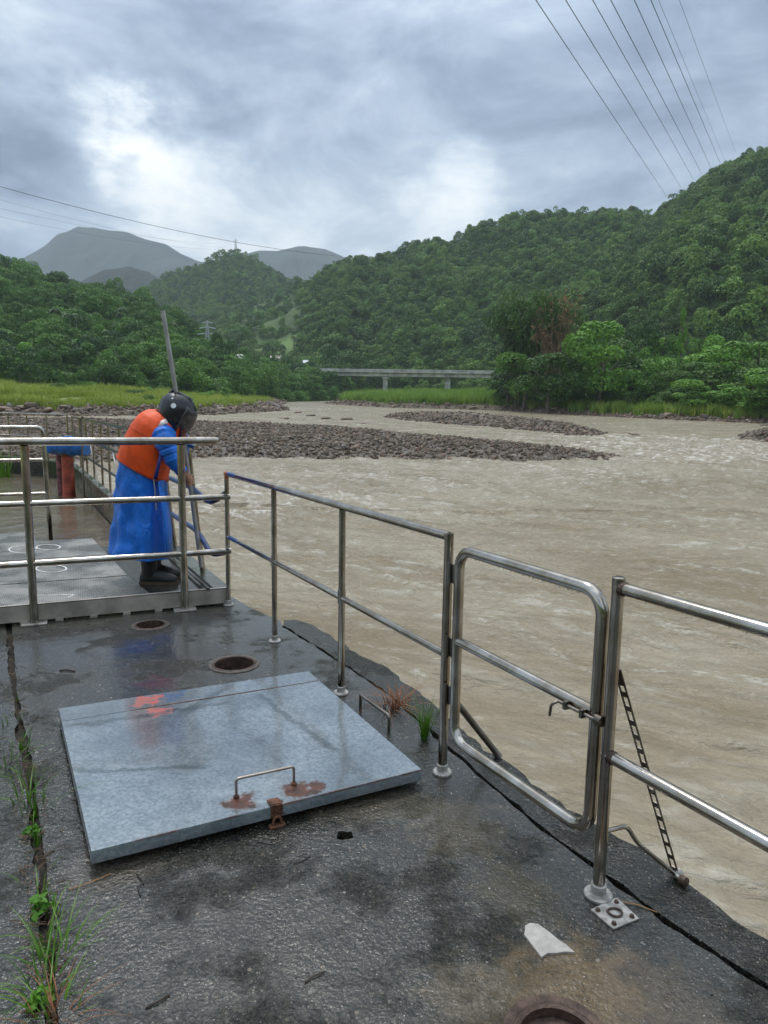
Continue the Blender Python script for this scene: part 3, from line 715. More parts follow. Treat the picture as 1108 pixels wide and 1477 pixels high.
for k in range(16):
    px = r.choice([r.gauss(185, 22), r.gauss(95, 25), r.gauss(300, 25), r.gauss(385, 40)]); D = 165 + max(0, px) * .18 + r.uniform(0, 30)
    p = aty(px, 540, D); h = r.uniform(8, 12)
    i = int(np.argmin((H_LEFT[0] - p[0]) ** 2 + (H_LEFT[1] - D) ** 2)); hz = max(gz(p[0], D), H_LEFT[2].ravel()[i])
    tree('palm', p[0], D, h, h * .8, 'slender pale-trunked palm among the trees above the grassy bank', 'palms above the grassy bank', k, hz)
tree_px('dark', 322, 205, 474, 40, 'dark dome-shaped tree beside the pale pylon', None, 0)
for q, (px, tp, wp) in enumerate([(475, 494, 62), (512, 505, 55), (545, 512, 50), (450, 510, 45)]):
    tree_px('round' if q % 2 else 'dark', px, 285 + 8 * q, tp, wp, 'tree standing behind the near end of the bridge deck', 'trees behind the bridge end', q)

for k in range(26):
    px = r.uniform(-30, 430); D = r.uniform(100, 132 + max(0, px) * .2); p = aty(px, 560, D); h = r.uniform(.9, 2.2)
    if bank(np.array([p[0]]), np.array([D]))[0] > 5: tree('bush', p[0], D, h, h * r.uniform(1.0, 1.9), 'low bush standing alone in the bank grass', 'low bushes in the bank grass', r.randint(0, 3))
# grass of the banks
r = np.random.default_rng(3)
def bank_pts(n, pxlo, pxhi, dmin, dmax, blo, bhi):
    px = r.uniform(pxlo, pxhi, n); D = dmin * (dmax / dmin) ** r.random(n)
    X = np.array([aty(a, 580, 1.0)[0] for a in px]) * D
    b = bank(X, D); k = (b > blo + 2.5 * fbm(X / 5, D / 5, 3, 8)) & (b < bhi)
    X, D, b = X[k], D[k], b[k]; return np.stack([X, D, ground_z(X, D, b)], 1), b
GT = [grass_mesh('grass_form_%d' % k, 600 + k, G_BANK, 26, 1.0, 1.1, 0.03, 0.55) for k in range(3)]
RD = [grass_mesh('reed_form_%d' % k, 610 + k, G_REED, 30, 1.0, 0.9, 0.028, 0.4) for k in range(3)]
P, b = bank_pts(20000, -330, 440, 82, 190, 3.0, 90)
k_ = fbm(P[:, 0] / 7, P[:, 1] / 5, 3, 66) > -0.12; P, b = P[k_], b[k_]
s = r.uniform(.4, 1.3, len(P)) * np.where(b > 24, 1.5, 1.0) * (1 + .5 * fbm(P[:, 0] / 6, P[:, 1] / 6, 2, 4))
tag(scatter('bank_grass', P, s, np.stack([0 * s, 0 * s, r.random(len(P)) * 6.28], 1), GT), 'yellow-green grass on the flat bank below the low hill', 'grass')
P, b = bank_pts(9000, 430, 760, 130, 300, 4.0, 140)
s = r.uniform(1.0, 3.0, len(P))
tag(scatter('reeds', P, s, np.stack([0 * s, 0 * s, r.random(len(P)) * 6.28], 1), RD), 'tall green reeds in front of the bridge', 'grass')
P, b = bank_pts(12000, 720, 1250, 85, 170, 2.0, 30)
s = r.uniform(.7, 2.2, len(P))
tag(scatter('shore_grass', P, s, np.stack([0 * s, 0 * s, r.random(len(P)) * 6.28], 1), RD + GT[:1]), 'bright grass between the rocky shore and the thicket', 'grass')

# ------------------------------------------------------------------ gravel bars and boulders
def gravel_bar(poly_px, rise, wdt, ngr, smin, smax, label, seed, nbig, bigr, biglabel):
    poly = [atw(*q)[:2] for q in poly_px]; A = np.array(poly); r = np.random.default_rng(seed)
    x0, y0 = A.min(0) - 2; x1, y1 = A.max(0) + 2
    st = max(0.35, (x1 - x0) / 260)
    X, Y = np.meshgrid(np.arange(x0, x1, st), np.arange(y0, y1, st))
    def hgt(X, Y):
        d, ins = seg_dist(X, Y, poly); d = np.where(ins, d, -d) + 0.5 * fbm(X / 2.2, Y / 2.2, 4, seed)
        return zw(Y) + np.where(d > 0, np.minimum(d / wdt, 1) ** 0.7 * rise + 0.09 * fbm(X / 1.5, Y / 1.5, 3, seed + 4), d * 0.25), d
    Z, d = hgt(X, Y)
    link('gravel_bar', grid_mesh('gravel_bar', X, Y, Z), GRAVELM, kind='structure')
    px = r.uniform(x0, x1, ngr * 6); py = y0 * (y1 / y0) ** r.random(ngr * 6)
    z, d = hgt(px, py); k = np.where(d > -0.25)[0][:ngr]
    s = smin + (smax - smin) * r.random(len(k)) ** 2.6
    o = scatter('gravel', np.stack([px[k], py[k], z[k] + s * .15], 1), s, r.random((len(k), 3)) * 6.28, ROCKS); tag(o, label, 'gravel')
    k = np.where((d > -0.4))[0][ngr:ngr + nbig] if len(np.where(d > -0.4)[0]) > ngr + nbig else np.where(d > -0.4)[0][-nbig:]
    for q in k:
        s = r.uniform(*bigr)
        b = link('boulder', ROCKS[r.integers(0, 7)], loc=(px[q], py[q], z[q] + s * .2)); b.scale = (s, s, s); b.rotation_euler = (r.normal() * .3, r.normal() * .3, r.random() * 6.28)
        tag(b, biglabel, 'boulder', biglabel.replace('boulder', 'boulders', 1))
m, nt, bs = mat('wet_gravel'); p = nt.pos()
nt.put(bs.inputs['Base Color'], nt.ramp(nt.voro(5, p, out='Color'), [(0.1, (0.05, 0.04, 0.03)), (0.6, (0.115, 0.088, 0.068)), (0.95, (0.18, 0.15, 0.12))]))
bs.inputs['Roughness'].default_value = 0.7; nt.put(bs.inputs['Normal'], nt.bump(nt.voro(5, p), 0.9, 0.12)); GRAVELM = m
gravel_bar([(-300, 610), (0, 607), (150, 609), (300, 613), (420, 616), (520, 621), (640, 633), (740, 641), (830, 651), (893, 660), (893, 664), (800, 665), (640, 664), (520, 662), (420, 661), (300, 661), (100, 668), (-100, 672), (-350, 690)],
           0.5, 5.0, 34000, 0.035, 0.17, 'brown cobbles of the long gravel bar in mid river', 71, 110, (0.15, 0.26), 'large brown boulder on the long gravel bar')
gravel_bar([(552, 601), (600, 598), (690, 600), (760, 607), (830, 616), (876, 627), (850, 630), (770, 622), (690, 615), (600, 608)],
           0.45, 3.0, 6000, 0.07, 0.28, 'brown cobbles of the narrow gravel bar behind the long one', 72, 40, (0.3, 0.55), 'large brown boulder on the narrow gravel bar')
gravel_bar([(1070, 629), (1110, 625), (1190, 628), (1190, 645), (1110, 642), (1075, 636)],
           0.7, 2.0, 1400, 0.08, 0.28, 'dark cobbles of the short gravel bar under the thicket', 73, 14, (0.3, 0.5), 'large dark boulder on the short gravel bar')
# rocks along the far shores
r = np.random.default_rng(4); px = r.uniform(-80, 1250, 60000); D = 75 * (260 / 75) ** r.random(60000)
X = np.array([aty(a, 580, 1.0)[0] for a in px]) * D; b = bank(X, D); n = fbm(X / 9, D / 9, 3, 12)
k = np.where((b > -0.6) & (b < 5.2 + 4 * n))[0][:14000]
s = .09 + .42 * r.random(len(k)) ** 3
tag(scatter('shore_rocks', np.stack([X[k], D[k], ground_z(X[k], D[k], b[k])], 1), s, r.random((len(k), 3)) * 6.28, ROCKS), 'brown rocks lining the far shore of the river', 'rocks')
k = np.where((b > -0.4) & (b < 3))[0][-60:]
for q in k:
    s = r.uniform(.45, .95); o = link('boulder', ROCKS[r.integers(0, 7)], loc=(X[q], D[q], gz(X[q], D[q]) + .15 * s)); o.scale = (s, s, s * .8); o.rotation_euler.z = r.random() * 6.28
    tag(o, 'large brown boulder lying on the far shore', 'boulder', 'large boulders on the far shore')
for (px, py, s) in [(448, 600, .5), (470, 604, .45), (500, 606, .5), (430, 596, .4), (530, 612, .45), (900, 627, .5), (915, 629, .4), (410, 604, .4), (1105, 615, .6)]:
    q = atw(px, py); o = link('boulder', ROCKS[int(px) % 7], loc=(q[0], q[1], q[2] + .05)); o.scale = (s * 1.3, s, s * .8)
    tag(o, 'lone boulder breaking the muddy water of the river', 'boulder', 'lone boulders in the river')
HAZE_DENSITY = 0.00019
# ------------------------------------------------------------------ materials of the platform
FD = np.array([0.5034, -0.8640, 0.0]); FN = np.array([0.8640, 0.5034, 0.0]); FO = np.array([-1.166, 5.199, 0.0])
def fp(t, z=0.0, o=0.0): return FO + FD * t + FN * o + np.array([0, 0, z])      # along the river-side railing
def steel(name, rough=0.13, tint=(0.50, 0.47, 0.43), rust=0.35, paint=False):
    m, nt, bs = mat(name); p = nt.pos()
    br = nt.noise(9, 5, 0.6, p); st = nt.noise(45, 4, 0.6, nt.scale(p, (1, 1, 0.2)))
    c = nt.mix(nt.maprange(br, 0.35, 0.7), [x * y for x, y in zip(tint, (0.62, 0.57, 0.50))], tint)
    ru = nt.math('MULTIPLY', nt.maprange(nt.noise(14, 7, 0.7, p), 0.66, 0.74), rust)
    c = nt.mix(ru, c, (0.13, 0.055, 0.025)); me_ = nt.math('SUBTRACT', 1.0, ru)
    if paint:
        for (cc, r, col, nz) in [((FO[0] + .06, FO[1] - .10, 1.0), .10, (0.012, 0.07, 0.25), .14), ((FO[0], FO[1], 1.01), .05, (0.50, 0.13, 0.03), .03), ((FO[0] + .07, FO[1] - .12, .53), .09, (0.012, 0.07, 0.25), .06)]:
            k = nt.spot(p, cc, r, nt.noise(25, 4, 0.6, p), nz, 0.12); c = nt.mix(k, c, col); me_ = nt.math('MULTIPLY', me_, nt.math('SUBTRACT', 1.0, k))
    nt.put(bs.inputs['Base Color'], c); nt.put(bs.inputs['Metallic'], me_)
    nt.put(bs.inputs['Roughness'], nt.math('ADD', nt.maprange(st, 0.3, 0.7, rough * 0.85, rough * 1.2), nt.math('MULTIPLY', ru, 0.3)))
    nt.put(bs.inputs['Normal'], nt.bump(nt.noise(60, 3, 0.6, p), 0.05, 0.003)); return m
STEEL = steel('stainless_steel', paint=True); STEEL_L = steel('stainless_tube', 0.14, (0.52, 0.49, 0.45), 0.3); STEEL_D = steel('dull_steel', 0.4, (0.26, 0.245, 0.23), 0.6)
WHITE_STEEL = simple('galvanised_flange', (0.40, 0.375, 0.34), 0.45, 0.35, 0.35, 40)
RUST = simple('rust', (0.11, 0.045, 0.022), 0.75, 0.1, 0.6, 45, 0.5, 120)
RUST_D = simple('rust_dark', (0.075, 0.045, 0.032), 0.55, 0.2, 0.5, 30, 0.5, 90)
BLUE_RAIL = simple('blue_rail_paint', (0.02, 0.055, 0.16), 0.4, 0.2, 0.6, 20)
BLACK = simple('black_rubber', (0.012, 0.012, 0.013), 0.5, 0, 0.3, 20)
WIRE = simple('cable', (0.05, 0.052, 0.055), 0.6, 0.3)

def concrete(name, base=0.70, moss=0.0, film=0.85):
    m, nt, bs = mat(name); p = nt.pos()
    n1 = nt.noise(1.3, 6, 0.62, p, 0.4); n2 = nt.noise(7, 7, 0.68, p, 0.3); n3 = nt.noise(60, 5, 0.65, p)
    c = nt.ramp(nt.math('ADD', nt.math('MULTIPLY_ADD', n2, 0.45, nt.math('MULTIPLY', n1, 0.25)), nt.math('MULTIPLY', nt.noise(26, 5, 0.65, p), 0.3)), [(0.36, [x * base for x in (0.020, 0.020, 0.014)]), (0.48, [x * base for x in (0.044, 0.043, 0.031)]), (0.60, [x * base for x in (0.080, 0.075, 0.054)]), (0.72, [x * base for x in (0.140, 0.124, 0.088)])])
    ag = nt.new('ShaderNodeSeparateColor'); nt.l.new(nt.voro(68, p, out='Color'), ag.inputs[0]); ag2 = nt.new('ShaderNodeSeparateColor'); nt.l.new(nt.voro(135, p, out='Color'), ag2.inputs[0])
    c = nt.mix(nt.maprange(ag.outputs[0], 0.15, 0.95, 0, 0.62, smooth=False), c, nt.mix(0.5, c, (0.0, 0.0, 0.0))); c = nt.mix(nt.maprange(ag2.outputs[1], 0.45, 1.0, 0, 0.5, smooth=False), c, nt.mix(0.35, c, (0.20, 0.175, 0.13)))
    c = nt.mix(nt.maprange(n3, 0.35, 0.65, 0, 0.85), nt.mix(0.75, c, (0.006, 0.007, 0.007)), c)
    # aggregate: pale and brown chips in the paste
    for (s, thr, cols) in [(88, 0.72, ((0.10, 0.09, 0.07), (0.30, 0.275, 0.23))), (170, 0.55, ((0.09, 0.08, 0.06), (0.24, 0.22, 0.18))), (41, 0.93, ((0.15, 0.11, 0.07), (0.30, 0.27, 0.22)))]:
        nd = nt.new('ShaderNodeTexVoronoi'); nd.inputs['Scale'].default_value = s; nt.l.new(nt.vmath('ADD', p, nt.vmath('MULTIPLY', nt.vmath('SUBTRACT', nt.new('ShaderNodeTexNoise').outputs['Color'], (.5, .5, .5)), (0, 0, 0))), nd.inputs['Vector'])
        sp = nt.new('ShaderNodeSeparateColor'); nt.l.new(nd.outputs['Color'], sp.inputs[0])
        k = nt.math('MULTIPLY', nt.maprange(sp.outputs[0], thr, thr + 0.05), nt.maprange(nd.outputs['Distance'], 0.16, 0.34, 1, 0))
        k = nt.math('MULTIPLY', k, nt.maprange(n2, 0.36, 0.6, 0.3, 1.0))
        c = nt.mix(k, c, nt.mix(sp.outputs[1], cols[0], cols[1]))
    # stains with a shape of their own: moss and mortar by the pipe, spilled blue and red paint
    def stain(c, px, r, amp, col, strength, nz=None):
        q = at(*px); k = nt.math('MULTIPLY', nt.spot(p, q, r, nz or nt.noise(15, 7, 0.7, p), amp * 1.5, 0.4), strength)
        k = nt.math('MULTIPLY', k, nt.maprange(n3, 0.25, 0.6, 0.35, 1.0)); return nt.mix(k, c, col)
    c = stain(c, (830, 1425), .17, .35, (0.17, 0.115, 0.055), 0.75); c = stain(c, (700, 1440), .13, .3, (0.12, 0.09, 0.05), 0.6); c = stain(c, (950, 1440), .14, .3, (0.12, 0.085, 0.05), 0.5)
    c = stain(c, (745, 1285), .12, .3, (0.055, 0.042, 0.018), 0.7); c = stain(c, (665, 1190), .17, .4, (0.11, 0.085, 0.05), 0.5); c = stain(c, (505, 1150), .16, .3, (0.13, 0.105, 0.07), 0.5)
    c = stain(c, (590, 1165), .12, .3, (0.10, 0.085, 0.055), 0.45)
    c = stain(c, (200, 932), .12, .4, (0.004, 0.016, 0.075), 0.8); c = stain(c, (230, 920), .07, .4, (0.006, 0.02, 0.08), 0.6); c = stain(c, (225, 985), .09, .4, (0.09, 0.010, 0.018), 0.6); c = stain(c, (175, 1235), .16, .35, (0.10, 0.08, 0.06), 0.5)
    if moss: c = nt.mix(nt.math('MULTIPLY', nt.maprange(nt.noise(3, 5, 0.6, p), 0.45, 0.62), moss), c, (0.022, 0.045, 0.008))
    nt.put(bs.inputs['Base Color'], c)
    wet = nt.maprange(nt.math('MULTIPLY_ADD', nt.noise(2.1, 5, 0.6, p), 1.0, nt.math('MULTIPLY', n2, 0.45)), 0.56, 0.82)
    nt.put(bs.inputs['Roughness'], nt.mix(wet, (0.34, 0.34, 0.34), (0.09, 0.09, 0.09)))
    bs.inputs['Specular IOR Level'].default_value = 0.34
    nt.put(bs.inputs['Coat Weight'], nt.maprange(wet, 0.0, 0.7, 0.06 * film, film)); bs.inputs['Coat Roughness'].default_value = 0.06; bs.inputs['Coat IOR'].default_value = 1.33
    nt.put(bs.inputs['Coat Normal'], nt.bump(nt.math('ADD', nt.noise(16, 4, 0.6, p), nt.math('MULTIPLY', n3, 0.35)), 0.28, 0.008))
    hgt = nt.math('ADD', nt.math('MULTIPLY', n3, 0.45), nt.math('ADD', nt.math('ADD', nt.math('MULTIPLY', n2, 0.5), nt.math('MULTIPLY', nt.noise(28, 4, 0.6, p), 0.9)), nt.math('ADD', nt.math('MULTIPLY', nt.noise(190, 4, 0.6, p), 0.3), nt.math('ADD', nt.math('MULTIPLY', nt.voro(68, p), -0.55), nt.math('MULTIPLY', nt.voro(135, p), -0.3)))))
    bp = nt.new('ShaderNodeBump'); bp.inputs['Distance'].default_value = 0.012; nt.l.new(hgt, bp.inputs['Height'])
    nt.l.new(nt.maprange(wet, 0, 1, 1.0, 0.35), bp.inputs['Strength']); nt.l.new(bp.outputs[0], bs.inputs['Normal']); return m
CONC = concrete('wet_concrete'); CONC_D = concrete('wet_concrete_dark', 0.42, 0.0, 0.25); CONC_M = concrete('mossy_concrete', 0.8, 0.8)
SOIL_AND_SHADE = simple('joint_soil_and_lid_shade', (0.030, 0.024, 0.016), 0.9, 0, 0.5, 30, 0.8, 60)

# ------------------------------------------------------------------ concrete floor: three slabs with open joints, on a solid base
HOLES = {'a': ((-1.588, 4.676), 0.105), 'b': ((-0.863, 3.966), 0.128), 'c': (tuple(at(805, 1502)[:2]), 0.112), 'd': ((-0.122, 2.309), 0.034)}
ljoint = [at(*q)[:2] for q in [(18, 918), (22, 960), (25, 1000), (38, 1060), (45, 1100), (54, 1150), (60, 1200), (66, 1250), (70, 1300), (77, 1350), (80, 1400), (85, 1477)]]
ljoint.append(ljoint[-1] + np.array([.488, -.872]) * 4.5)
rjoint = [at(*q)[:2] for q in [(405, 902), (450, 930), (500, 962), (560, 1003), (620, 1056), (680, 1110), (740, 1163), (780, 1197), (870, 1262), (960, 1332), (1030, 1378), (1108, 1427)]]
rjoint.append(rjoint[-1] + FD[:2] * 5.0)
rg = np.random.default_rng(2)
def wob(pts, amp, n=6, seed=0):
    o = []; g = np.random.default_rng(seed)
    for a, b in zip(pts[:-1], pts[1:]):
        L = np.linalg.norm(b - a); k = max(1, int(L / 0.05)); k = min(k, 40)
        t = (b - a) / L; nn = np.array([-t[1], t[0]])
        for q in range(k): o.append(a + (b - a) * q / k + nn * amp * g.normal())
    o.append(pts[-1]); return o
PF0 = at(0, 876, .13)[:2]; PF1 = at(329, 848, .13)[:2]; E1 = (PF1 - PF0) / np.linalg.norm(PF1 - PF0); WD = np.array([-0.476, 0.8795])
under = [PF0 - E1 * 9 + WD * .35, PF1 + WD * .35]                         # slabs run a little under the platform
lj_m = wob(ljoint, 0.004, seed=1); lj_l = wob([q - np.array([.872, .488]) * (0.030 + .012 * math.sin(i * 2.3)) for i, q in enumerate(ljoint)], 0.005, seed=2)
rj_m = wob(rjoint, 0.004, seed=3); rj_r = wob([q + FN[:2] * 0.022 for q in rjoint], 0.005, seed=4)
fx = ljoint[0] + WD * 0.75
main = [*lj_m[::-1], fx, PF1 + WD * .35 + E1 * .02, at(337, 862)[:2], at(360, 876)[:2], at(405, 896)[:2], *rj_m]
poly_block(main, [circ(*HOLES[k]) if k != 'd' else [(HOLES[k][0][0] + HOLES[k][1] * f_ * math.cos(a), HOLES[k][0][1] + HOLES[k][1] * f_ * .8 * math.sin(a)) for a, f_ in zip(np.linspace(0, 6.28, 15)[:-1], rg.uniform(.75, 1.25, 14))] for k in HOLES], -0.03, 0.0).build('concrete_floor', CONC, smooth=False, kind='structure')
poly_block([*lj_l, (3, -6), (-9, -6), (-12, 2), PF0 - E1 * 9 + WD * .35, fx - np.array([.872, .488]) * .05], [], -0.03, -0.006).build('concrete_floor', CONC, smooth=False, kind='structure')
outer = [at(*q)[:2] for q in [(410, 893), (430, 893), (455, 903), (490, 925), (520, 944), (560, 962), (585, 985), (600, 992), (640, 1027), (700, 1080), (735, 1098), (770, 1128), (820, 1165), (870, 1192), (920, 1222), (960, 1250), (1010, 1288), (1060, 1325), (1108, 1357)]]
outer.append(outer[-1] + FD[:2] * 5)
strip = [*rj_r, *wob(outer, 0.007, seed=5)[::-1]]
poly_block(strip, [], -0.034, -0.004).build('concrete_kerb', CONC_D, smooth=False, kind='structure')
base = [(3.2, -6), (-9, -6), (-12, 2), PF0 - E1 * 9 + WD * .3, PF1 + WD * .3 - E1 * .02, at(341, 868)[:2], at(405, 899)[:2]] + [q - FN[:2] * 0.08 for q in outer]
poly_block(base, [circ(HOLES[k][0], HOLES[k][1] + .03) for k in HOLES], -2.6, -0.035).build('concrete_base', SOIL_AND_SHADE, smooth=False, kind='structure')

# rusty pipe mouths set in the floor
def pipe_mouth(key, label, lip=0.022, cap=False):
    (cx, cy), r = HOLES[key]; root = empty('drain_pipe', (cx, cy, 0), label, 'pipe', 'pipe mouths set in the concrete')
    MB().lathe((cx, cy, 0), [(r - .004, -.5), (r - .004, 0.004), (r - .012, .008), (r - lip, .004), (r - lip, -.03), (r - lip - .002, -.5)], 40, cap=False).build('pipe_wall', RUST_D, root)
    MB().lathe((cx, cy, 0), [(r - .02, -.45), (0.001, -.45)], 32, cap=False).build('pipe_bottom', BLACK, root)
    ring = [(r + .022, .001), (r + .02, .005), (r + .002, .006), (r - .003, .003)]
    MB().lathe((cx, cy, 0), ring, 40, cap=False).build('rim_ring', RUST_D if cap else RINGM, root)
    if cap: MB().lathe((cx, cy, 0), [(r - lip - .001, -.022), (r * .62, -.026), (r * .58, -.05), (r * .3, -.055), (.001, -.055)], 36, cap=False).build('inner_cap', RUST_D, root)
RINGM = simple('stained_mortar', (0.075, 0.062, 0.05), 0.6, 0, 0.5, 40, 0.5, 90)
pipe_mouth('a', 'rusty pipe mouth in the floor right beside the platform skirt', .012); pipe_mouth('b', 'rusty pipe mouth in the floor beyond the metal hatch cover', .016); pipe_mouth('c', 'rusty capped pipe mouth in mossy mortar by the square anchor plate', .02, True)

# ------------------------------------------------------------------ hatch cover
hz0 = 0.074
HA, HB, HC, HD = [at(*q, hz0) for q in [(85, 1022), (445, 968), (608, 1110), (132, 1228)]]
def hq(u, v, z=0.0): return HA * (1 - u) * (1 - v) + HB * u * (1 - v) + HC * u * v + HD * (1 - u) * v + np.array([0, 0, z])
root = empty('hatch_cover', (HA + HC) / 2 * np.array([1, 1, 0]), 'square galvanised metal hatch cover with a rusty handle, lying wet on the concrete', 'hatch')
m, nt, bs = mat('galvanised_sheet'); p = nt.pos()
nd = nt.new('ShaderNodeTexVoronoi'); nd.inputs['Scale'].default_value = 95; nt.l.new(p, nd.inputs['Vector'])
sp = nt.new('ShaderNodeSeparateColor'); nt.l.new(nd.outputs['Color'], sp.inputs[0])
big = nt.noise(3.2, 6, 0.6, p); fine = nt.noise(120, 3, 0.6, p)
c = nt.mix(sp.outputs[0], (0.25, 0.29, 0.31), (0.42, 0.46, 0.475)); c = nt.mix(nt.maprange(big, 0.3, 0.68), nt.mix(0.55, c, (0.13, 0.16, 0.19)), c)
rz = nt.noise(18, 6, 0.65, p); met = 0.55
ru = nt.spot(p, at(347, 1156, hz0), .055, rz, .16, .25)
for q, rr in [((428, 1140), .058), ((400, 1160), .03), ((455, 1135), .035)]: ru = nt.math('MAXIMUM', ru, nt.spot(p, at(*q, hz0), rr, rz, .15, .25))
sx_ = nt.new('ShaderNodeSeparateXYZ'); nt.l.new(p, sx_.inputs[0])
edge = nt.math('MULTIPLY', nt.maprange(sx_.outputs[2], hz0 - .009, hz0 - .005), nt.maprange(nt.vmath('DOT_PRODUCT', nt.vmath('SUBTRACT', p, tuple(HD)), tuple(np.array([-(HC - HD)[1], (HC - HD)[0], 0]) / np.linalg.norm(HC - HD)), out=1), .002, .008, 1, 0))
edge = nt.math('MULTIPLY', edge, nt.maprange(nt.noise(5, 5, .6, p), .42, .6))
ru = nt.math('MAXIMUM', ru, nt.math('MULTIPLY', edge, .8))
c = nt.mix(ru, c, nt.mix(nt.maprange(rz, .35, .65), (0.035, 0.012, 0.007), (0.12, 0.035, 0.017)))
sm = nt.noise(8, 6, 0.65, p); pk = None
for q, rr, col in [((205, 1010), .045, (0.42, 0.12, 0.10)), ((228, 1024), .045, (0.45, 0.12, 0.10)), ((248, 1003), .05, (0.05, 0.10, 0.19)), ((222, 1007), .03, (0.5, 0.12, 0.1)), ((262, 996), .04, (0.05, .09, .17))]:
    k = nt.spot(p, at(*q, hz0), rr, rz, .26, .35); c = nt.mix(nt.math('MULTIPLY', k, .85), c, col); pk = k if pk is None else nt.math('MAXIMUM', pk, k)
# soft-edged dark streaks across the sheet
for a_, b_, wd in [((90, 1050), (330, 1012), .022), ((100, 1112), (300, 1105), .016), ((370, 1000), (480, 1080), .02), ((260, 1030), (330, 990), .03)]:
    A_ = at(*a_, hz0); B_ = at(*b_, hz0); t_ = (B_ - A_) / np.linalg.norm(B_ - A_); n_ = np.array([-t_[1], t_[0], 0])
    rel = nt.vmath('SUBTRACT', p, tuple(A_)); al = nt.vmath('DOT_PRODUCT', rel, tuple(t_), out=1); ac = nt.math('ABSOLUTE', nt.math('MULTIPLY_ADD', nt.math('SUBTRACT', sm, .5), .10, nt.vmath('DOT_PRODUCT', rel, tuple(n_), out=1)))
    k = nt.math('MULTIPLY', nt.maprange(ac, wd * .4, wd * 1.2, 1, 0), nt.math('MULTIPLY', nt.maprange(al, -.03, .05), nt.maprange(al, np.linalg.norm(B_ - A_) - .05, np.linalg.norm(B_ - A_) + .05, 1, 0)))
    c = nt.mix(nt.math('MULTIPLY', k, .5), c, (0.075, 0.10, 0.105))
nt.put(bs.inputs['Base Color'], c)
nt.put(bs.inputs['Metallic'], nt.math('MULTIPLY', nt.math('SUBTRACT', 1.0, nt.math('MAXIMUM', ru, pk)), met))
nt.put(bs.inputs['Roughness'], nt.math('ADD', nt.maprange(nt.noise(4, 5, .6, p), .35, .65, .05, .14), nt.math('MULTIPLY', ru, .35)))
nt.put(bs.inputs['Normal'], nt.bump(nt.math('ADD', nt.math('MULTIPLY', nt.noise(2.2, 2, .5, p), 3.0), nt.math('MULTIPLY', fine, .06)), .16, .02)); ZINC = m
def lid(name, v0, v1):
    mb = MB(); th = .044; K = 14; rows = []
    sag = lambda u, v: -.004 * math.sin(math.pi * u) * math.sin(math.pi * v)
    V = np.linspace(v0, v1, K); U = np.linspace(0, 1, K)
    top = [[hq(u, v, sag(u, v)) for u in U] for v in V]
    vv = [q for rr in top for q in rr]; mb.add(vv, [(i * K + j, (i + 1) * K + j, (i + 1) * K + j + 1, i * K + j + 1) for i in range(K - 1) for j in range(K - 1)])
    rim = [top[0][j] for j in range(K)] + [top[i][K - 1] for i in range(1, K)] + [top[K - 1][j] for j in range(K - 2, -1, -1)] + [top[i][0] for i in range(K - 2, 0, -1)]
    n = len(rim); cc = (hq(.5, (v0 + v1) / 2)); o1 = []
    for q in rim:
        dd = q - cc; dd[2] = 0; dd /= np.linalg.norm(dd); o1.append(q + dd * .002 - np.array([0, 0, .004]))
    o2 = [q - np.array([0, 0, th - .004]) for q in o1]
    mb.add(list(rim) + o1 + o2, [(i, n + i, n + (i + 1) % n, (i + 1) % n) for i in range(n)] + [(n + i, 2 * n + i, 2 * n + (i + 1) % n, n + (i + 1) % n) for i in range(n)])
    return mb.build(name, ZINC, root, smooth=True, angle=50)
lid('lid_panel', 0.128, 1.0); lid('fixed_panel', 0.0, 0.1245)
mb = MB(); mb.tube([hq(u, .1262, -.002) for u in np.linspace(.25, 1.0, 12)], .0035, 6); mb.build('hinge_seam', RUST, root)
mb = MB(); q = [hq(.05, .05), hq(.95, .05), hq(.945, .93), hq(.055, .93)]
poly_block([x[:2] for x in q], [], 0.001, 0.03).build('concrete_frame', SOIL_AND_SHADE, root, smooth=False)  # the frame's soil-dark colour stands for the shade under the lid
h1, h2 = at(341, 1150, hz0), at(424, 1131, hz0); hu = np.array([0, 0, .072])
mb = MB(); mb.tube(fillet([h1 - hu * .1, h1 + hu, h2 + hu, h2 - hu * .1], .014), .0055, 10); mb.build('handle', steel('rusty_handle', .4, (.45, .40, .36), .8), root)
for hh in (h1, h2): MB().lathe(hh, [(.012, 0.0), (.011, .006), (.006, .009)], 12).build('handle_weld', RUST, root)
c_ = at(397, 1160, hz0); tq = (HC - HD) / np.linalg.norm(HC - HD); nq = np.array([tq[1], -tq[0], 0])
mb = MB(); mb.box(c_ + np.array([0, 0, .003]) - nq * .012, .042, .04, .005, tq, nq); mb.box(c_ + nq * .013 - np.array([0, 0, .018]), .042, .005, .045, tq, nq); mb.build('hasp', RUST, root, smooth=False)
lk = at(400, 1192); lr = empty('padlock_eye', lk, 'rusty iron lock eye bolted to the concrete below the hatch', 'lock eye')
mb = MB(); mb.box(lk + np.array([0, 0, .004]), .06, .03, .008, tq, nq, bev=.002); mb.build('foot_plate', RUST, lr)
mb = MB(); mb.tube([lk + tq * (.016 * math.cos(a)) + np.array([0, 0, .012 + .026 * math.sin(a)]) for a in np.linspace(-.2, math.pi + .2, 12)], .005, 8); mb.build('eye', RUST, lr)

# U handle on the floor beside the hatch
f1, f2 = at(520, 1026), at(561, 1057); hu = np.array([0, 0, .085])
mb = MB(); mb.tube(fillet([f1 - hu * .05, f1 + hu * .93, f1 + hu + (f1 - f2) * .15 * 0, f2 + hu, f2 - hu * .05], .02), .0075, 12)
o = mb.build('grab_handle', STEEL_D); tag(o, 'bent steel grab handle standing in the concrete beside the hatch cover', 'handle')

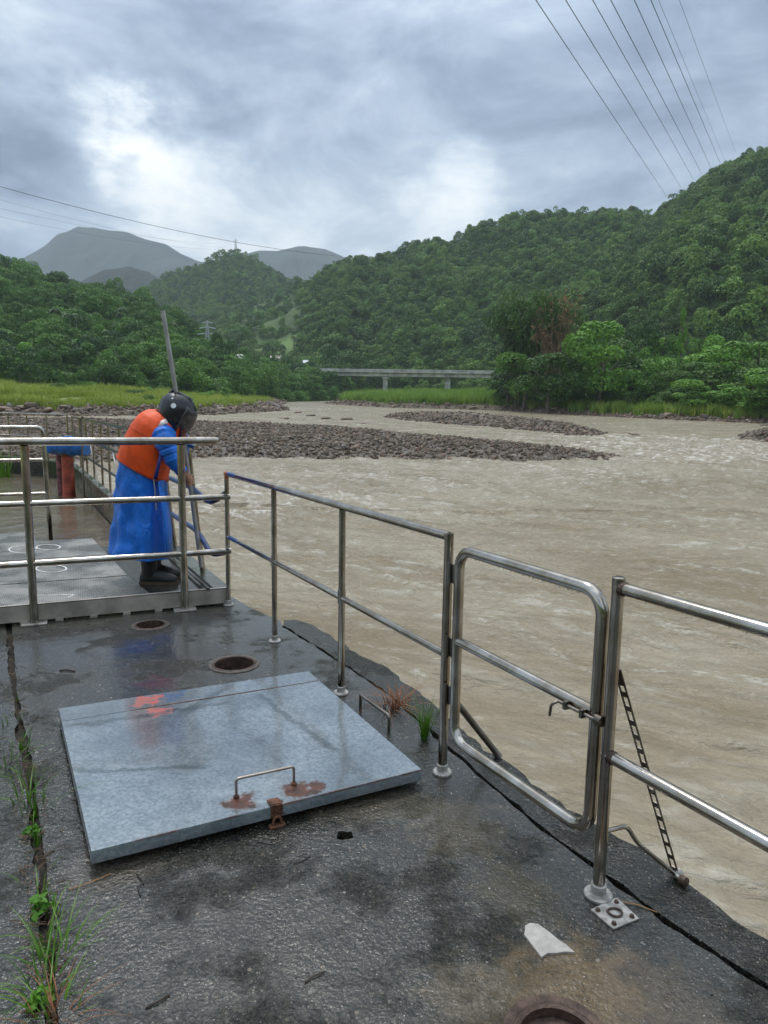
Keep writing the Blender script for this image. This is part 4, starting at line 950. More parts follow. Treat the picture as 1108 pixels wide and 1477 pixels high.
# ------------------------------------------------------------------ railings
def flange(mb, p, r=.047, rc=.026):
    mb.lathe(p, [(r, .001), (r, .008), (r * .9, .012), (rc + .001, .0125), (rc, .014), (rc, .040), (rc - .003, .043)], 24)
def drops(name, a, b, n, parent, seed, off=.02):
    r = np.random.default_rng(seed); mb = MB()
    for k in range(n):
        t = r.random(); q = a + (b - a) * t - np.array([0, 0, off + .001]); s = r.uniform(.0012, .0026)
        mb.lathe(q, [(s * .9, 0), (s, -s * .8), (s * .7, -s * 1.7), (s * .1, -s * 2.1)], 6)
    return mb.build(name, DROP, parent, kind='stuff')
m, nt, bs = mat('rain_drop'); bs.inputs['Base Color'].default_value = (.9, .92, .93, 1); bs.inputs['Roughness'].default_value = .03; bs.inputs['Transmission Weight'].default_value = .85; bs.inputs['IOR'].default_value = 1.33; DROP = m

T = [0.0, 0.946, 1.895, 2.831]; RZT, RZM = 1.0, 0.53
root = empty('steel_railing', fp(1.4), 'wet steel railing of four posts and two rails, its end painted blue and orange', 'railing')
for i, t in enumerate(T):
    mb = MB(); top = RZT + (.012 if i == 3 else -.017); r_ = .0175 if i < 3 else .019
    mb.tube([fp(t, .0), fp(t, top)], r_, 16); po = mb.build('post', STEEL, root)
    mb = MB(); flange(mb, fp(t), .040, r_ + .004); mb.build('base_flange', WHITE_STEEL, po, angle=20)
    if 0 < i < 3:
        mb = MB(); mb.tube([fp(t, RZM - .035), fp(t, RZM + .035)], r_ + .004, 14); mb.build('coupling', STEEL, po)
mb = MB(); mb.tube([fp(-.012, RZT), fp(2.831, RZT)], .0185, 16); mb.build('top_rail', STEEL, root)
mb = MB(); mb.tube([fp(0, RZM), fp(2.831, RZM - .015)], .0155, 14); mb.build('middle_rail', STEEL, root)
drops('rain_drops', fp(.3, RZT), fp(2.8, RZT), 110, root, 1, .0175)
mb = MB(); b0 = at(713, 1092) ; mb.tube([fp(2.831, .36, .016), fp(2.831, .335, .03), b0 + np.array([0, 0, .03]), b0 + np.array([.02, 0.0, .0])], [.014, .014, .014, .018], 10); mb.build('brace', STEEL_D, root)

G0, G1, GZ0, GZ1, GR = 2.905, 3.632, .180, .962, .0205
root = empty('steel_gate', fp((G0 + G1) / 2, GZ0), 'rounded tubular steel gate with one middle bar and a bolt', 'gate')
loop = []
cs = [fp(G0, GZ0), fp(G1, GZ0), fp(G1, GZ1), fp(G0, GZ1)]
for i in range(4):
    a, b, c = cs[i - 1], cs[i], cs[(i + 1) % 4]; u = (a - b) / np.linalg.norm(a - b); v = (c - b) / np.linalg.norm(c - b); R_ = .075
    for k in range(9):
        an = k / 8 * math.pi / 2; cc = b + (u + v) * R_; loop.append(cc - v * R_ * math.cos(an) - u * R_ * math.sin(an))
mb = MB(); mb.tube(loop, GR, 18, closed=True); mb.build('frame', STEEL_L, root)
mb = MB(); mb.tube([fp(G0, .595), fp(G1, .583)], .0185, 16); mb.build('middle_bar', STEEL_L, root)
for z in (.86, .56, .36):
    mb = MB(); q = fp((2.831 + G0) / 2 - .004, z, -.018); mb.tube([q - np.array([0, 0, .045]), q + np.array([0, 0, .045])], .0085, 10)
    mb.box(q + FD * .014 + FN * .008, .03, .006, .075, FD, FN); mb.box(q - FD * .012 + FN * .004, .02, .006, .08, FD, FN); mb.build('hinge', STEEL_D, root)
q = fp(G1, .575, -.028); mb = MB(); mb.tube([q - FD * .14, q + FD * .045], .0055, 8); mb.box(q - FD * .10, .012, .02, .026, FD, FN); mb.box(q - FD * .03, .012, .02, .026, FD, FN)
mb.tube(fillet([q - FD * .135, q - FD * .145 - FN * .02 - np.array([0, 0, .01]), q - FD * .15 - FN * .02 - np.array([0, 0, .05])], .01), .005, 8); mb.build('bolt', STEEL_D, root)
mb = MB(); mb.lathe(q + FD * .03 + FN * .01 , [(.017, -.012), (.017, .012)], 14, ax=FD); mb.build('bolt_keeper', STEEL_D, root)
drops('rain_drops', fp(G0 + .09, GZ1), fp(G1 - .09, GZ1), 60, root, 2, GR); 

TP = 3.684
root = empty('steel_railing', fp(TP), 'steel end railing braced by a slotted strut, past the gate', 'railing')
mb = MB(); mb.tube([fp(TP), fp(TP, RZT + .018)], .0185, 18); po = mb.build('post', STEEL_L, root)
mb = MB(); flange(mb, fp(TP), .044, .024); mb.build('base_flange', WHITE_STEEL, po, angle=20)
mb = MB(); mb.lathe(fp(TP, RZT + .018), [(.0195, -.03), (.0195, .002), (.012, .005)], 18); mb.build('post_cap', STEEL_L, po)
mb = MB(); mb.tube([fp(TP - .005, RZT - .01), fp(7.2, RZT - .01)], .0185, 18); mb.build('top_rail', STEEL_L, root)
mb = MB(); mb.tube([fp(TP - .01, .468), fp(7.2, .468)], .0185, 18); mb.build('middle_rail', STEEL_L, root)
for z in (RZT - .01, .468): MB().lathe(fp(TP + .012, z), [(.022, 0), (.022, .012), (.019, .018)], 16, ax=FD).build('weld', RUST_D, root)
for t in (4.75, 5.8, 6.85):
    mb = MB(); mb.tube([fp(t), fp(t, RZT - .02)], .0185, 16); po = mb.build('post', STEEL_L, root); mb = MB(); flange(mb, fp(t), .047, .025); mb.build('base_flange', WHITE_STEEL, po)
drops('rain_drops', fp(TP + .1, RZT - .01), fp(5.2, RZT - .01), 50, root, 3, .0175)
# slotted strut: two edge bars with rungs between the slots
s0 = fp(TP, .735, .02); s1 = at(975, 1262); L = np.linalg.norm(s1 - s0); dz = (s1 - s0) / L; sx = np.cross(dz, FN); sx /= np.linalg.norm(sx); sn = np.cross(dz, sx)
mb = MB(); K = 14
mb.box(s0 + dz * .025, .028, .004, .06, sx, sn, dz)
for e in (-.0115, .0115): mb.box(s0 + dz * (L / 2 + .02) + sx * e, .005, .004, L - .04, sx, sn, dz)
for k in range(K): mb.box(s0 + dz * (.06 + (L - .06) * (k + .5) / K), .018, .0036, .020, sx, sn, dz)
mb.build('slotted_strut', STEEL_D, root, smooth=False)
mb = MB(); mb.lathe(s1 + np.array([.004, -.01, .0]), [(.016, 0), (.018, .012), (.012, .022), (.004, .03)], 10); mb.build('strut_anchor', WHITE_STEEL, root)
mb = MB(); r0_ = aty(873, 1199, 2.03); mb.tube(fillet([r0_, aty(905, 1191, 2.10), aty(918, 1215, 2.10), at(975, 1262, .012), at(984, 1270, .012)], .03), .0075, 10); mb.build('bent_rod', STEEL_L, root)
MB().lathe(at(986, 1271, .014), [(.004, -.012), (.016, -.01), (.016, .01), (.004, .012)], 12, ax=(.5, -.8, .1)).build('rod_end', RUST_D, root)

# square anchor plate
pc = [at(*q, .005) for q in [(852, 1312), (890, 1295), (922, 1325), (885, 1340)]]; cpl = sum(pc) / 4
root = empty('anchor_plate', cpl * np.array([1, 1, 0]), 'small square steel anchor plate with four bolts and a cut ring', 'plate')
poly_block([q[:2] for q in pc[::-1]], [], 0.001, .006).build('plate', WHITE_STEEL, root, smooth=False)
for q in pc:
    b = cpl + (q - cpl) * .70; mb = MB(); mb.lathe(b, [(.0085, 0), (.0085, .002), (.0065, .003), (.0065, .008), (.003, .0085)], 6); mb.build('bolt', RUST_D, root, smooth=False)
mb = MB(); mb.tube([cpl + np.array([.021 * math.cos(a) * (1 + .12 * math.sin(3 * a)), .018 * math.sin(a), .004]) for a in np.linspace(0, 6.28, 17)[:-1]], .0035, 6, closed=True); mb.build('ring', RUST_D, root)
# pale mortar flake
poly_block([at(*q)[:2] for q in [(757, 1338), (764, 1334), (776, 1335), (790, 1345), (803, 1356), (817, 1365), (829, 1376), (815, 1375), (803, 1377), (790, 1377), (781, 1383), (774, 1374), (765, 1362), (756, 1350)]][::-1], [], -.002, .006, .015, .0012).build('mortar_patch', simple('pale_mortar', (.42, .39, .35), .6, 0, .2, 25, .4, 80), smooth=False)
tag(bpy.data.objects['mortar_patch'], 'pale flat flake of mortar on the concrete above the capped pipe', 'mortar')

# ------------------------------------------------------------------ platform with chequer plates
m, nt, bs = mat('chequer_plate'); p = nt.pos(); a = nt.scale(p, (1, 1, 1), (0, 0, 0), (0, 0, -math.atan2(E1[1], E1[0])))
wv = nt.new('ShaderNodeTexWave', wave_type='BANDS', bands_direction='DIAGONAL'); wv.inputs['Scale'].default_value = 22; nt.l.new(a, wv.inputs['Vector'])
wv2 = nt.new('ShaderNodeTexWave', wave_type='BANDS', bands_direction='X'); wv2.inputs['Scale'].default_value = 26; nt.l.new(a, wv2.inputs['Vector'])
lg = nt.math('MULTIPLY', wv.outputs['Fac'], wv2.outputs['Fac']); dn = nt.noise(3, 6, .6, p)
nt.put(bs.inputs['Base Color'], nt.mix(nt.maprange(lg, .2, .6), nt.mix(nt.maprange(dn, .35, .65), (.17, .15, .125), (.30, .285, .26)), (.46, .445, .42))); bs.inputs['Metallic'].default_value = .75
nt.put(bs.inputs['Roughness'], nt.maprange(dn, .35, .65, .22, .45)); nt.put(bs.inputs['Normal'], nt.bump(lg, .6, .004)); CHEQ = m
SKIRT = simple('skirt_sheet', (.40, .36, .30), .45, .25, .3, 5, .1, 40); FLOORD = simple('wet_dark_floor', (.030, .028, .025), .12, 0, .5, 6, .25, 40); CHALK = simple('white_chalk_paint', (.66, .66, .64), .7, 0, .25, 30)
P3 = lambda q, z: np.array([q[0], q[1], z])
root = empty('steel_platform', P3((PF0 + PF1) / 2, 0), 'low steel platform with a pale skirt beside the basin', 'platform')
Lf = PF0 - E1 * 2.6; nrmE = np.array([E1[1], -E1[0]])
mb = MB(); cen = (Lf + PF1) / 2; Ln = np.linalg.norm(PF1 - Lf)
mb.box(P3(cen, .0725) + P3(nrmE * -.004, 0), Ln, .008, .115, P3(E1, 0), P3(nrmE, 0)); mb.box(P3(cen, .127) - P3(nrmE * .02, 0), Ln, .04, .006, P3(E1, 0), P3(nrmE, 0)); mb.build('skirt', SKIRT, root, smooth=False)
for k in range(int(Ln / .22)):                     # feet that leave gaps under the skirt
    q = Lf + E1 * (.1 + .22 * k); MB().box(P3(q, .008) - P3(nrmE * .006, 0), .05, .03, .016, P3(E1, 0), P3(nrmE, 0)).build('foot', SKIRT, root, smooth=False)
wi0 = PF1 - E1 * .14
poly_block([PF1 - E1 * .02 - nrmE * .012, PF1 - E1 * .02 + WD * 2.1, PF1 + WD * 2.1 - E1 * 3.9, Lf - nrmE * .012], [], .07, .108).build('floor_sheet', FLOORD, root, smooth=False)
Q0, Q1, Q3 = at(216, 856, .13)[:2], at(184, 830, .13)[:2], at(133, 776, .13)[:2]; Q2 = (Q1 + Q3) / 2
def plate(qa, qb, marks, gap=.022):
    d = (qb - qa) / np.linalg.norm(qb - qa); a0 = qa + d * gap / 2; b0 = qb - d * gap / 2
    r = empty('chequer_plate', P3((a0 + b0) / 2, .109), marks[0], 'floor plate')
    pl = poly_block([a0, b0, b0 - E1 * 2.4, a0 - E1 * 2.4], [], .1095, .130).build('plate', CHEQ, r, smooth=False)
    for st in marks[1]:
        pts = [at(x, y, .1325) for x, y in st]; mb = MB()
        v = []
        for i, q in enumerate(pts):
            t = pts[min(i + 1, len(pts) - 1)] - pts[max(i - 1, 0)]; t /= np.linalg.norm(t) + 1e-9; s = np.array([-t[1], t[0], 0]) * .0065
            v += [q - s, q + s]
        mb.add(v, [(2 * i, 2 * i + 1, 2 * i + 3, 2 * i + 2) for i in range(len(pts) - 1)]); mb.build('chalk_mark', CHALK, r, smooth=False)
el = lambda cx, cy, rx, ry, a0=0, a1=6.2832, n=26: [(cx + rx * math.cos(t), cy + ry * math.sin(t)) for t in np.linspace(a0, a1, n)]
plate(Q0, Q1, ('chequer plate chalked with a 1, next to the platform skirt', [[(40, 857), (46, 858.5), (75, 858.5), (107, 857.5)], [(107, 857.5), (98, 862)]]))
plate(Q1, Q2, ('chequer plate chalked with a 6, between the other two numbered plates', [el(74, 820, 22, 5.2), [(53, 817), (44, 819), (40, 824), (44, 830)]]))
plate(Q2, Q3, ('chequer plate chalked with an 8, next to the basin water', [el(33, 792.5, 20, 5, .3, 6.1), el(70, 789, 17, 3.8)]))
r = empty('chequer_plate', P3(Q3 - E1 * .75 + WD * .45, .1), 'bare chequer plate at the water edge under the inner rail', 'floor plate')
poly_block([Q3 - E1 * .52 + WD * .02, Q3 - E1 * .52 + WD * .62, Q3 - E1 * 2.4 + WD * .62, Q3 - E1 * 2.4 + WD * .02], [], .05, .122).build('plate', CHEQ, r, smooth=False)

# three-rail fence in front of the platform
LA, LB = np.array([-2.377, 4.667, 0]), np.array([-1.456, 5.052, 0]); LD = (LB - LA) / np.linalg.norm(LB - LA)
root = empty('steel_railing', LA, 'thick three-rail tubular railing in front of the steel platform', 'railing')
lp = lambda t, z: LA + LD * t + np.array([0, 0, z])
for t in (-2.0, -1.0, 0, .998):
    mb = MB(); mb.tube([lp(t, 0), lp(t, 1.215)], .0265, 18); po = mb.build('post', STEEL_L, root)
    mb = MB(); mb.box(lp(t, .006), .16, .10, .010, LD, np.array([-LD[1], LD[0], 0]), bev=.002); mb.build('base_plate', WHITE_STEEL, po)
mb = MB(); mb.tube([lp(-2.6, 1.232), lp(1.235, 1.245), lp(1.262, 1.245)], [.0275, .0275, .022], 18); mb.build('top_rail', STEEL_L, root)
for z in (.832, .425):
    mb = MB(); mb.tube([lp(-2.6, z - .01), lp(1.34, z)], .0225, 16); mb.build('middle_rail', STEEL_L, root)
# inner rail over the plates
ia = at(73, 757, .12); iz = ia[2]
root = empty('steel_railing', ia, 'low rounded rail rising from the bare plate inside the basin fence', 'railing')
ie = ia - P3(E1, 0) * 1.9
mb = MB(); mb.tube(fillet([ia - np.array([0, 0, .7]), ia + np.array([-.03, 0, 1.10]), ie + np.array([0, 0, 1.10])], .07), .026, 14); mb.build('frame', STEEL_L, root)
for z in (.74, .36): mb = MB(); mb.tube([ia + np.array([-.01, 0, z]), ie + np.array([0, 0, z])], .02, 12); mb.build('middle_rail', STEEL_L, root)

# ------------------------------------------------------------------ basin: wall, water, far railing
W0 = at(313, 852, .13)[:2]; ws = lambda s, z=0.0, o=0.0: P3(W0 + WD * s + np.array([WD[1], -WD[0]]) * o, z)
K1 = W0 + WD * 12.6; K2 = np.array([-9.5, 17.7]); K3 = np.array([-13.5, 16.6]); wn = np.array([WD[1], -WD[0]])
poly_block([W0 + WD * .06, W0 + WD * .06 + wn * .12, K1 + wn * .12 + WD * .25, K2 + np.array([.1, .35]), K3 + np.array([0, .35]), K3, K2, K1], [], -2.6, .128).build('basin_wall', CONC_M, smooth=False)
tag(bpy.data.objects['basin_wall'], 'narrow mossy concrete wall closing the flooded basin', 'wall')
m, nt, bs = mat('basin_water'); p = nt.pos()
nt.put(bs.inputs['Base Color'], nt.ramp(nt.noise(1.5, 6, .6, p), [(.3, (.10, .078, .052)), (.6, (.165, .13, .09)), (.75, (.24, .20, .15))])); bs.inputs['Roughness'].default_value = .10; bs.inputs['IOR'].default_value = 1.33
nt.put(bs.inputs['Normal'], nt.bump(nt.noise(5, 4, .6, nt.scale(p, (1, .5, 1))), .3, .05)); 
poly_block([W0 - E1 * .02 + WD * 2.0, K1, K2, K3, (-15, 10), PF0 - E1 * 9 + WD * 2.0], [], -.6, -.26).build('basin_water', m, smooth=False, kind='structure')
mb = MB(); mb.tube([ws(.05, .135, -.05), ws(2.6, .135, -.05)], .012, 6); mb.build('edge_angle', STEEL_D, bpy.data.objects['steel_platform'], smooth=False)
root = empty('steel_railing', ws(6, .128, .08), 'bent river-side railing along the basin wall, blue-painted near the worker', 'railing')
sp_ = [.70, 1.76, 2.9, 4.06, 5.2, 6.3, 7.2, 8.36, 9.5, 10.7, 12.3]; lean = {0: -.10, 1: -.11, 2: -.05}
tops = []
for i, s in enumerate(sp_):
    b = ws(s, .125, .07); tp = ws(s, 1.185, .07 + lean.get(i, 0)); tops.append(tp)
    mb = MB(); mb.tube([b, tp], .022 if i < 2 else .019, 12); mb.build('post', STEEL_L, root)
    if i >= 2: mb = MB(); flange(mb, b, .05, .026); mb.build('base_flange', WHITE_STEEL, root)
mb = MB(); mb.tube([ws(.45, 1.17, -.02)] + tops, .021, 12); mb.build('top_rail', STEEL_L, root)
def mids(zs, zend, name, rr):
    pts = [fp(0, zend), ws(.25, (zs + zend) / 2 - .03, .03)] + [tops[i] * (zs / 1.06) + ws(sp_[i], .125, .07) * (1 - zs / 1.06) for i in range(2)]
    mb = MB(); mb.tube(fillet(pts, .2), rr, 12); mb.build(name, BLUE_RAIL, root)
    pts = [tops[i] * (zs / 1.06) + ws(sp_[i], .125, .07) * (1 - zs / 1.06) for i in range(1, len(sp_))]
    mb = MB(); mb.tube(pts, rr * .9, 10); mb.build('middle_rail', STEEL_L, root)
mids(.70, .86, 'blue_rail', .021); mids(.34, .415, 'blue_rail', .021)
for s in (5.9, 8.9): mb = MB(); mb.tube([ws(s, .8, .07), ws(s - .55, .13, .12)], .012, 8); mb.build('brace', STEEL_L, root)
root = empty('steel_railing', P3(K1, .128), 'thin steel railing on the wall across the far end of the basin', 'railing')
q1, q2, q3 = P3(K1 + WD * .1, .125), P3(K2 + np.array([.05, .15]), .125), P3(K3 + np.array([0, .15]), .125)
for a_, b_, n_ in ((q1, q2, 3), (q2, q3, 4)):
    for k in range(n_ + 1):
        if k == 0 and a_ is q2: continue
        q = a_ + (b_ - a_) * k / n_; mb = MB(); mb.tube([q, q + np.array([0, 0, 1.1])], .019, 10); mb.build('post', STEEL_L, root)
    for z in (1.1, .55): mb = MB(); mb.tube([a_ + np.array([0, 0, z]), b_ + np.array([0, 0, z])], .02, 10); mb.build('top_rail' if z > 1 else 'middle_rail', STEEL_L, root)
# motor valve in the basin
VP = at(100, 716, -.26); vs = 13.42 / 1020
root = empty('valve_motor', VP, 'blue valve motor on a rusty red standpipe in the flooded basin', 'valve')
RED = simple('red_oxide_paint', (.30, .055, .028), .5, 0, .5, 6, .3, 30); BLU = simple('blue_machine_paint', (.012, .13, .42), .35, 0, .35, 9, .2, 40)
up = lambda x, y: aty(x, y, VP[1])
mb = MB(); zt = up(98, 655)[2]; mb.lathe(VP, [(.12, -.3), (.12, .02), (.112, .06), (.108, zt - VP[2] - .04), (.108, zt - VP[2])], 22); mb.build('standpipe', RED, root)
mb = MB(); mb.lathe(P3(VP, zt), [(.15, -.02), (.15, .02), (.12, .03), (.1, .06), (.08, .09)], 22); mb.build('flange', RUST_D, root)
mb = MB(); b2 = P3(VP, -.26) + np.array([-.22, .15, 0]); mb.tube([b2 - np.array([0, 0, .1]), P3(b2, zt + .05)], .06, 14); mb.build('side_pipe', simple('flaking_red_blue', (.20, .075, .09), .5, 0, .8, 10), root)
mc = up(99, 644); ax = np.array([.97, -.2, 0]); ax /= np.linalg.norm(ax)
mb = MB(); mb.lathe(mc, [(.06, -.40), (.15, -.38), (.165, -.34), (.165, -.12), (.19, -.11), (.19, .10), (.165, .11), (.165, .34), (.155, .38), (.05, .40)], 24, ax=ax); mb.build('motor_body', BLU, root)
mb = MB(); mb.lathe(mc, [(.17, -.03), (.17, .12), (.16, .15), (.10, .165), (.10, .19), (.04, .20)], 24); mb.build('gear_housing', BLU, root)
mb = MB(); mb.lathe(mc - ax * .34 - np.array([0, .13, 0]), [(.012, 0), (.11, .01), (.11, .03), (.012, .04)], 20, ax=(0, -1, 0)); mb.build('hand_wheel', BLU, root)
mb = MB(); q = aty(122, 722, 12.6); mb.tube([P3(q, -.5), P3(q, aty(122, 604, 12.6)[2])], .018, 8); o = mb.build('gauge_rod', STEEL_D); tag(o, 'thin upright rod standing in the basin beside the blue motor', 'rod')
# ------------------------------------------------------------------ the worker: bending over the rail, both hands on a long pole
YP = 5.50
Q = lambda x, y, Y=YP: aty(x, y, Y)
def ring(L_, R_, yd, Yc=YP, n=40, ex=2.3, wr=0.0, ph=0.0, near=1.0):
    a0, b0 = Q(*L_, Yc), Q(*R_, Yc); c = (a0 + b0) / 2; a = (b0 - a0) / 2; o = []
    for k in range(n):
        t = 2 * math.pi * k / n; ct, st = math.cos(t), math.sin(t)
        r_ = (abs(ct) ** ex + abs(st) ** ex) ** (-1 / ex) * (1 + wr * (math.cos(7 * t + ph) + .6 * math.cos(11 * t + 2 * ph + 1) + .5 * math.cos(4 * t - ph)))
        o.append(c + a * ct * r_ + np.array([0, yd * st * r_, 0]))
    return o
def interp_rings(R, k):
    o = []
    for i in range(len(R) - 1):
        for q in range(k):
            t = q / k; o.append([a * (1 - t) + b * t for a, b in zip(R[i], R[i + 1])])
    o.append(R[-1]); return o
root = empty('person', Q(215, 836), 'person in blue raincoat, orange life vest and black helmet, bending over a pole', 'person')
m, nt, bs = mat('skin'); p = nt.pos(); nt.put(bs.inputs['Base Color'], nt.mix(nt.noise(60, 3, .5, p), (.40, .20, .125), (.50, .27, .18))); bs.inputs['Roughness'].default_value = .5; bs.inputs['Subsurface Weight'].default_value = .1; bs.inputs['Subsurface Radius'].default_value = (.02, .008, .005); SKIN = m
def cloth(name, col, rough, fold, sc=9):
    m, nt, bs = mat(name); p = nt.pos(); n = nt.noise(sc, 6, .6, nt.scale(p, (1, 1, .45)), 1.2)
    nt.put(bs.inputs['Base Color'], nt.mix(nt.maprange(n, .3, .7), [c * .72 for c in col], [c * 1.15 for c in col])); bs.inputs['Roughness'].default_value = rough
    nt.put(bs.inputs['Normal'], nt.bump(nt.math('ADD', n, nt.math('MULTIPLY', nt.noise(sc * 4, 4, .6, p, .8), .35)), fold, .05)); return m
RAIN = cloth('blue_rain_fabric', (.010, .20, .80), .36, .42); VEST = cloth('orange_vest_fabric', (1.0, .105, .008), .55, .2, 5); BOOT = simple('black_boot', (.014, .013, .012), .45, 0, .4, 20, .2); SOLE = simple('boot_sole', (.10, .065, .035), .8)
# body: one continuous surface grown on a skeleton
J = {'pel': (Q(206, 690), .13), 'sp1': (Q(211, 660), .125), 'sp2': (Q(222, 632), .13), 'che': (Q(232, 612), .12), 'nek': (Q(243, 603), .06), 'hd0': (Q(251, 598), .075), 'hd1': (Q(258, 590), .095), 'hd2': (Q(262, 580), .075)}
E_ = [('pel', 'sp1'), ('sp1', 'sp2'), ('sp2', 'che'), ('che', 'nek'), ('nek', 'hd0'), ('hd0', 'hd1'), ('hd1', 'hd2')]
HANDR = Q(274, 684, 5.42); HANDL = Q(263, 612, 5.52)
for sd, s in (('r', -1), ('l', 1)):
    J['hip' + sd] = (Q(206, 702, YP + .09 * s), .095); J['kne' + sd] = (Q(212 if s < 0 else 206, 765, YP + .10 * s), .05); J['ank' + sd] = (Q(209 if s < 0 else 216, 822 if s < 0 else 812, YP + .10 * s), .03); J['toe' + sd] = (Q(236 if s < 0 else 232, 832 if s < 0 else 820, YP + .10 * s), .02)
    E_ += [('pel', 'hip' + sd), ('hip' + sd, 'kne' + sd), ('kne' + sd, 'ank' + sd), ('ank' + sd, 'toe' + sd)]
    J['sho' + sd] = (Q(236, 622, YP + .12 * s), .055); E_.append(('che', 'sho' + sd))
J['elbr'] = (Q(249, 664, 5.34), .048); J['wrir'] = (Q(266, 682, 5.40), .033); J['elbl'] = (Q(262, 650, 5.66), .048); J['wril'] = (Q(262, 622, 5.57), .033)
E_ += [('shor', 'elbr'), ('elbr', 'wrir'), ('shol', 'elbl'), ('elbl', 'wril')]
bm = bmesh.new(); sl_ = bm.verts.layers.skin.verify(); vv = {}; off = np.array(root.location)
for k, (p_, r_) in J.items():
    v = bm.verts.new(Vector(p_ - off)); v[sl_].radius = (r_, r_); v[sl_].use_root = (k == 'pel'); vv[k] = v
for a, b in E_: bm.edges.new((vv[a], vv[b]))
me = bpy.data.meshes.new('body'); bm.to_mesh(me); bm.free(); me.materials.append(SKIN)
ob = link('body', me, parent=root); sk = ob.modifiers.new('skin', 'SKIN'); sk.use_smooth_shade = True; ob.modifiers.new('sub', 'SUBSURF').levels = 1; ob.modifiers['sub'].render_levels = 2
# pole: through the right hand, up past the helmet, its foot on the outside of the wall
PT, PB = aty(235, 448, 5.44), aty(290.5, 818, 5.62); pd = (PB - PT) / np.linalg.norm(PB - PT)
mb = MB(); mb.tube([PT, PT + (PB - PT) * .5 + np.array([.012, 0, 0]), PB], .0165, 14); o = mb.build('measuring_pole', simple('pale_pole', (.40, .39, .37), .45, .3, .2, 9)); tag(o, 'long thin grey pole held upright by the bending worker', 'pole')
def on_pole(y):
    t = (y - 448) / (818 - 448); return PT + (PB - PT) * t + np.array([.012 * (1 - abs(2 * t - 1)), 0, 0])
def hand(y, side, wrist):
    c = on_pole(y); ax = -pd; out = np.array(wrist) - c; out -= ax * (out @ ax); out /= np.linalg.norm(out); sdv = np.cross(ax, out)
    mb = MB(); palm = c + out * .036
    rings = []
    for t, w_, h_ in ((-.05, .022, .02), (-.035, .034, .026), (0.0, .042, .028), (.03, .040, .022), (.045, .02, .012)):
        cc = palm + out * -.2 * t + ax * t * .9; rings.append([cc + sdv * w_ * .75 * math.cos(a) + out * h_ * .8 * math.sin(a) for a in np.linspace(0, 6.283, 13)[:-1]])
    mb.loft(rings, True, True)
    for k, (h, L_, r_) in enumerate([(.034, 2.9, .0088), (.013, 3.1, .0095), (-.008, 3.0, .0092), (-.028, 2.6, .0078)]):
        pts = [palm + sdv * side * .02 + ax * h + out * .004]
        for a in np.linspace(.6, .6 + L_, 7): pts.append(c + ax * (h - .004 * a) + (out * math.cos(a) + sdv * side * math.sin(a)) * (.0165 + r_ + .001))
        mb.tube(pts, [r_ * 1.05] * 6 + [r_ * .85, r_ * .5], 8)
    pts = [palm - sdv * side * .018 + ax * .02] + [c + ax * (.042 + .005 * i) + (out * math.cos(a) - sdv * side * math.sin(a)) * .028 for i, a in enumerate((.7, 1.4, 2.0))]
    mb.tube(pts, [.013, .011, .0105, .006], 8)
    mb.tube([np.array(wrist), palm + out * .01], [.030, .026], 12)
    return mb.build('hand', SKIN, root)
hand(684, 1, J['wrir'][0]); hand(614, -1, J['wril'][0])
# raincoat skirt with hanging folds
R = [ring((180, 648), (236, 678), .155, wr=.004), ring((174, 685), (236, 698), .170, wr=.018, ph=.5), ring((171, 712), (239, 716), .182, wr=.032, ph=.8), ring((167, 742), (241, 746), .198, wr=.042, ph=1.2), ring((164, 772), (245, 776), .212, wr=.05, ph=1.5), ring((162, 795), (246, 804), .222, wr=.055, ph=1.7)]
R = [[q for q in r] for r in R]
big = [ring_ for ring_ in interp_rings(R, 4)]
for i, rr in enumerate(big):
    for k, q in enumerate(rr):
        n_ = fbm(np.array([k / 3.0 + 5]), np.array([i / 4.0]), 3, 51)[0]; q[0] += .02 * n_; q[1] += .03 * n_
mb = MB(); mb.loft(big, True, False); o = mb.build('raincoat', RAIN, root, angle=None)
sm = o.modifiers.new('thick', 'SOLIDIFY'); sm.thickness = .006; o.modifiers.new('sub', 'SUBSURF').levels = 1; o.modifiers['sub'].render_levels = 2
fr = MB(); L1 = [Q(236, 692, 5.42), Q(243, 730, 5.40), Q(247, 765, 5.39), Q(248, 797, 5.38)]; L2 = [Q(228, 694, 5.30), Q(233, 730, 5.27), Q(238, 765, 5.255), Q(240, 802, 5.25)]
fr.add(L1 + L2, [(i, i + 1, 5 + i, 4 + i) for i in range(3)]); o = fr.build('coat_flap', RAIN, root, angle=None); o.modifiers.new('thick', 'SOLIDIFY').thickness = .008
zp = MB(); zp.tube([Q(222, 690, 5.315), Q(224, 712, 5.30), Q(226, 736, 5.287)], .004, 6); zp.build('drawstring', simple('grey_cord', (.45, .43, .38), .7), root)
# sleeves
def sleeve(pts, rad, nm):
    pts = fillet(pts, .06, 8); mb = MB(); n = len(pts); rs = [np.interp(i / (n - 1), np.linspace(0, 1, len(rad)), rad) * (1 + .05 * math.sin(i * .55) + .03 * math.sin(i * 1.3 + 1)) for i in range(n)]
    mb.tube(pts, rs, 20); o = mb.build(nm, RAIN, root, angle=None); o.modifiers.new('sub', 'SUBSURF').levels = 1; return o
def dense(a, b, k): return [np.array(a) + (np.array(b) - np.array(a)) * i / k for i in range(k)]
sr = [Q(230, 612, 5.44), Q(239, 638, 5.335), J['elbr'][0], J['wrir'][0] - np.array([.012, 0, 0])]
sleeve([q for a, b in zip(sr[:-1], sr[1:]) for q in dense(a, b, 3)] + [sr[-1]], [.080, .092, .082, .072, .062, .052, .044], 'sleeve')
sl2 = [Q(240, 622, 5.62), Q(252, 642, 5.68), J['elbl'][0], J['wril'][0] - np.array([0, 0, .01])]
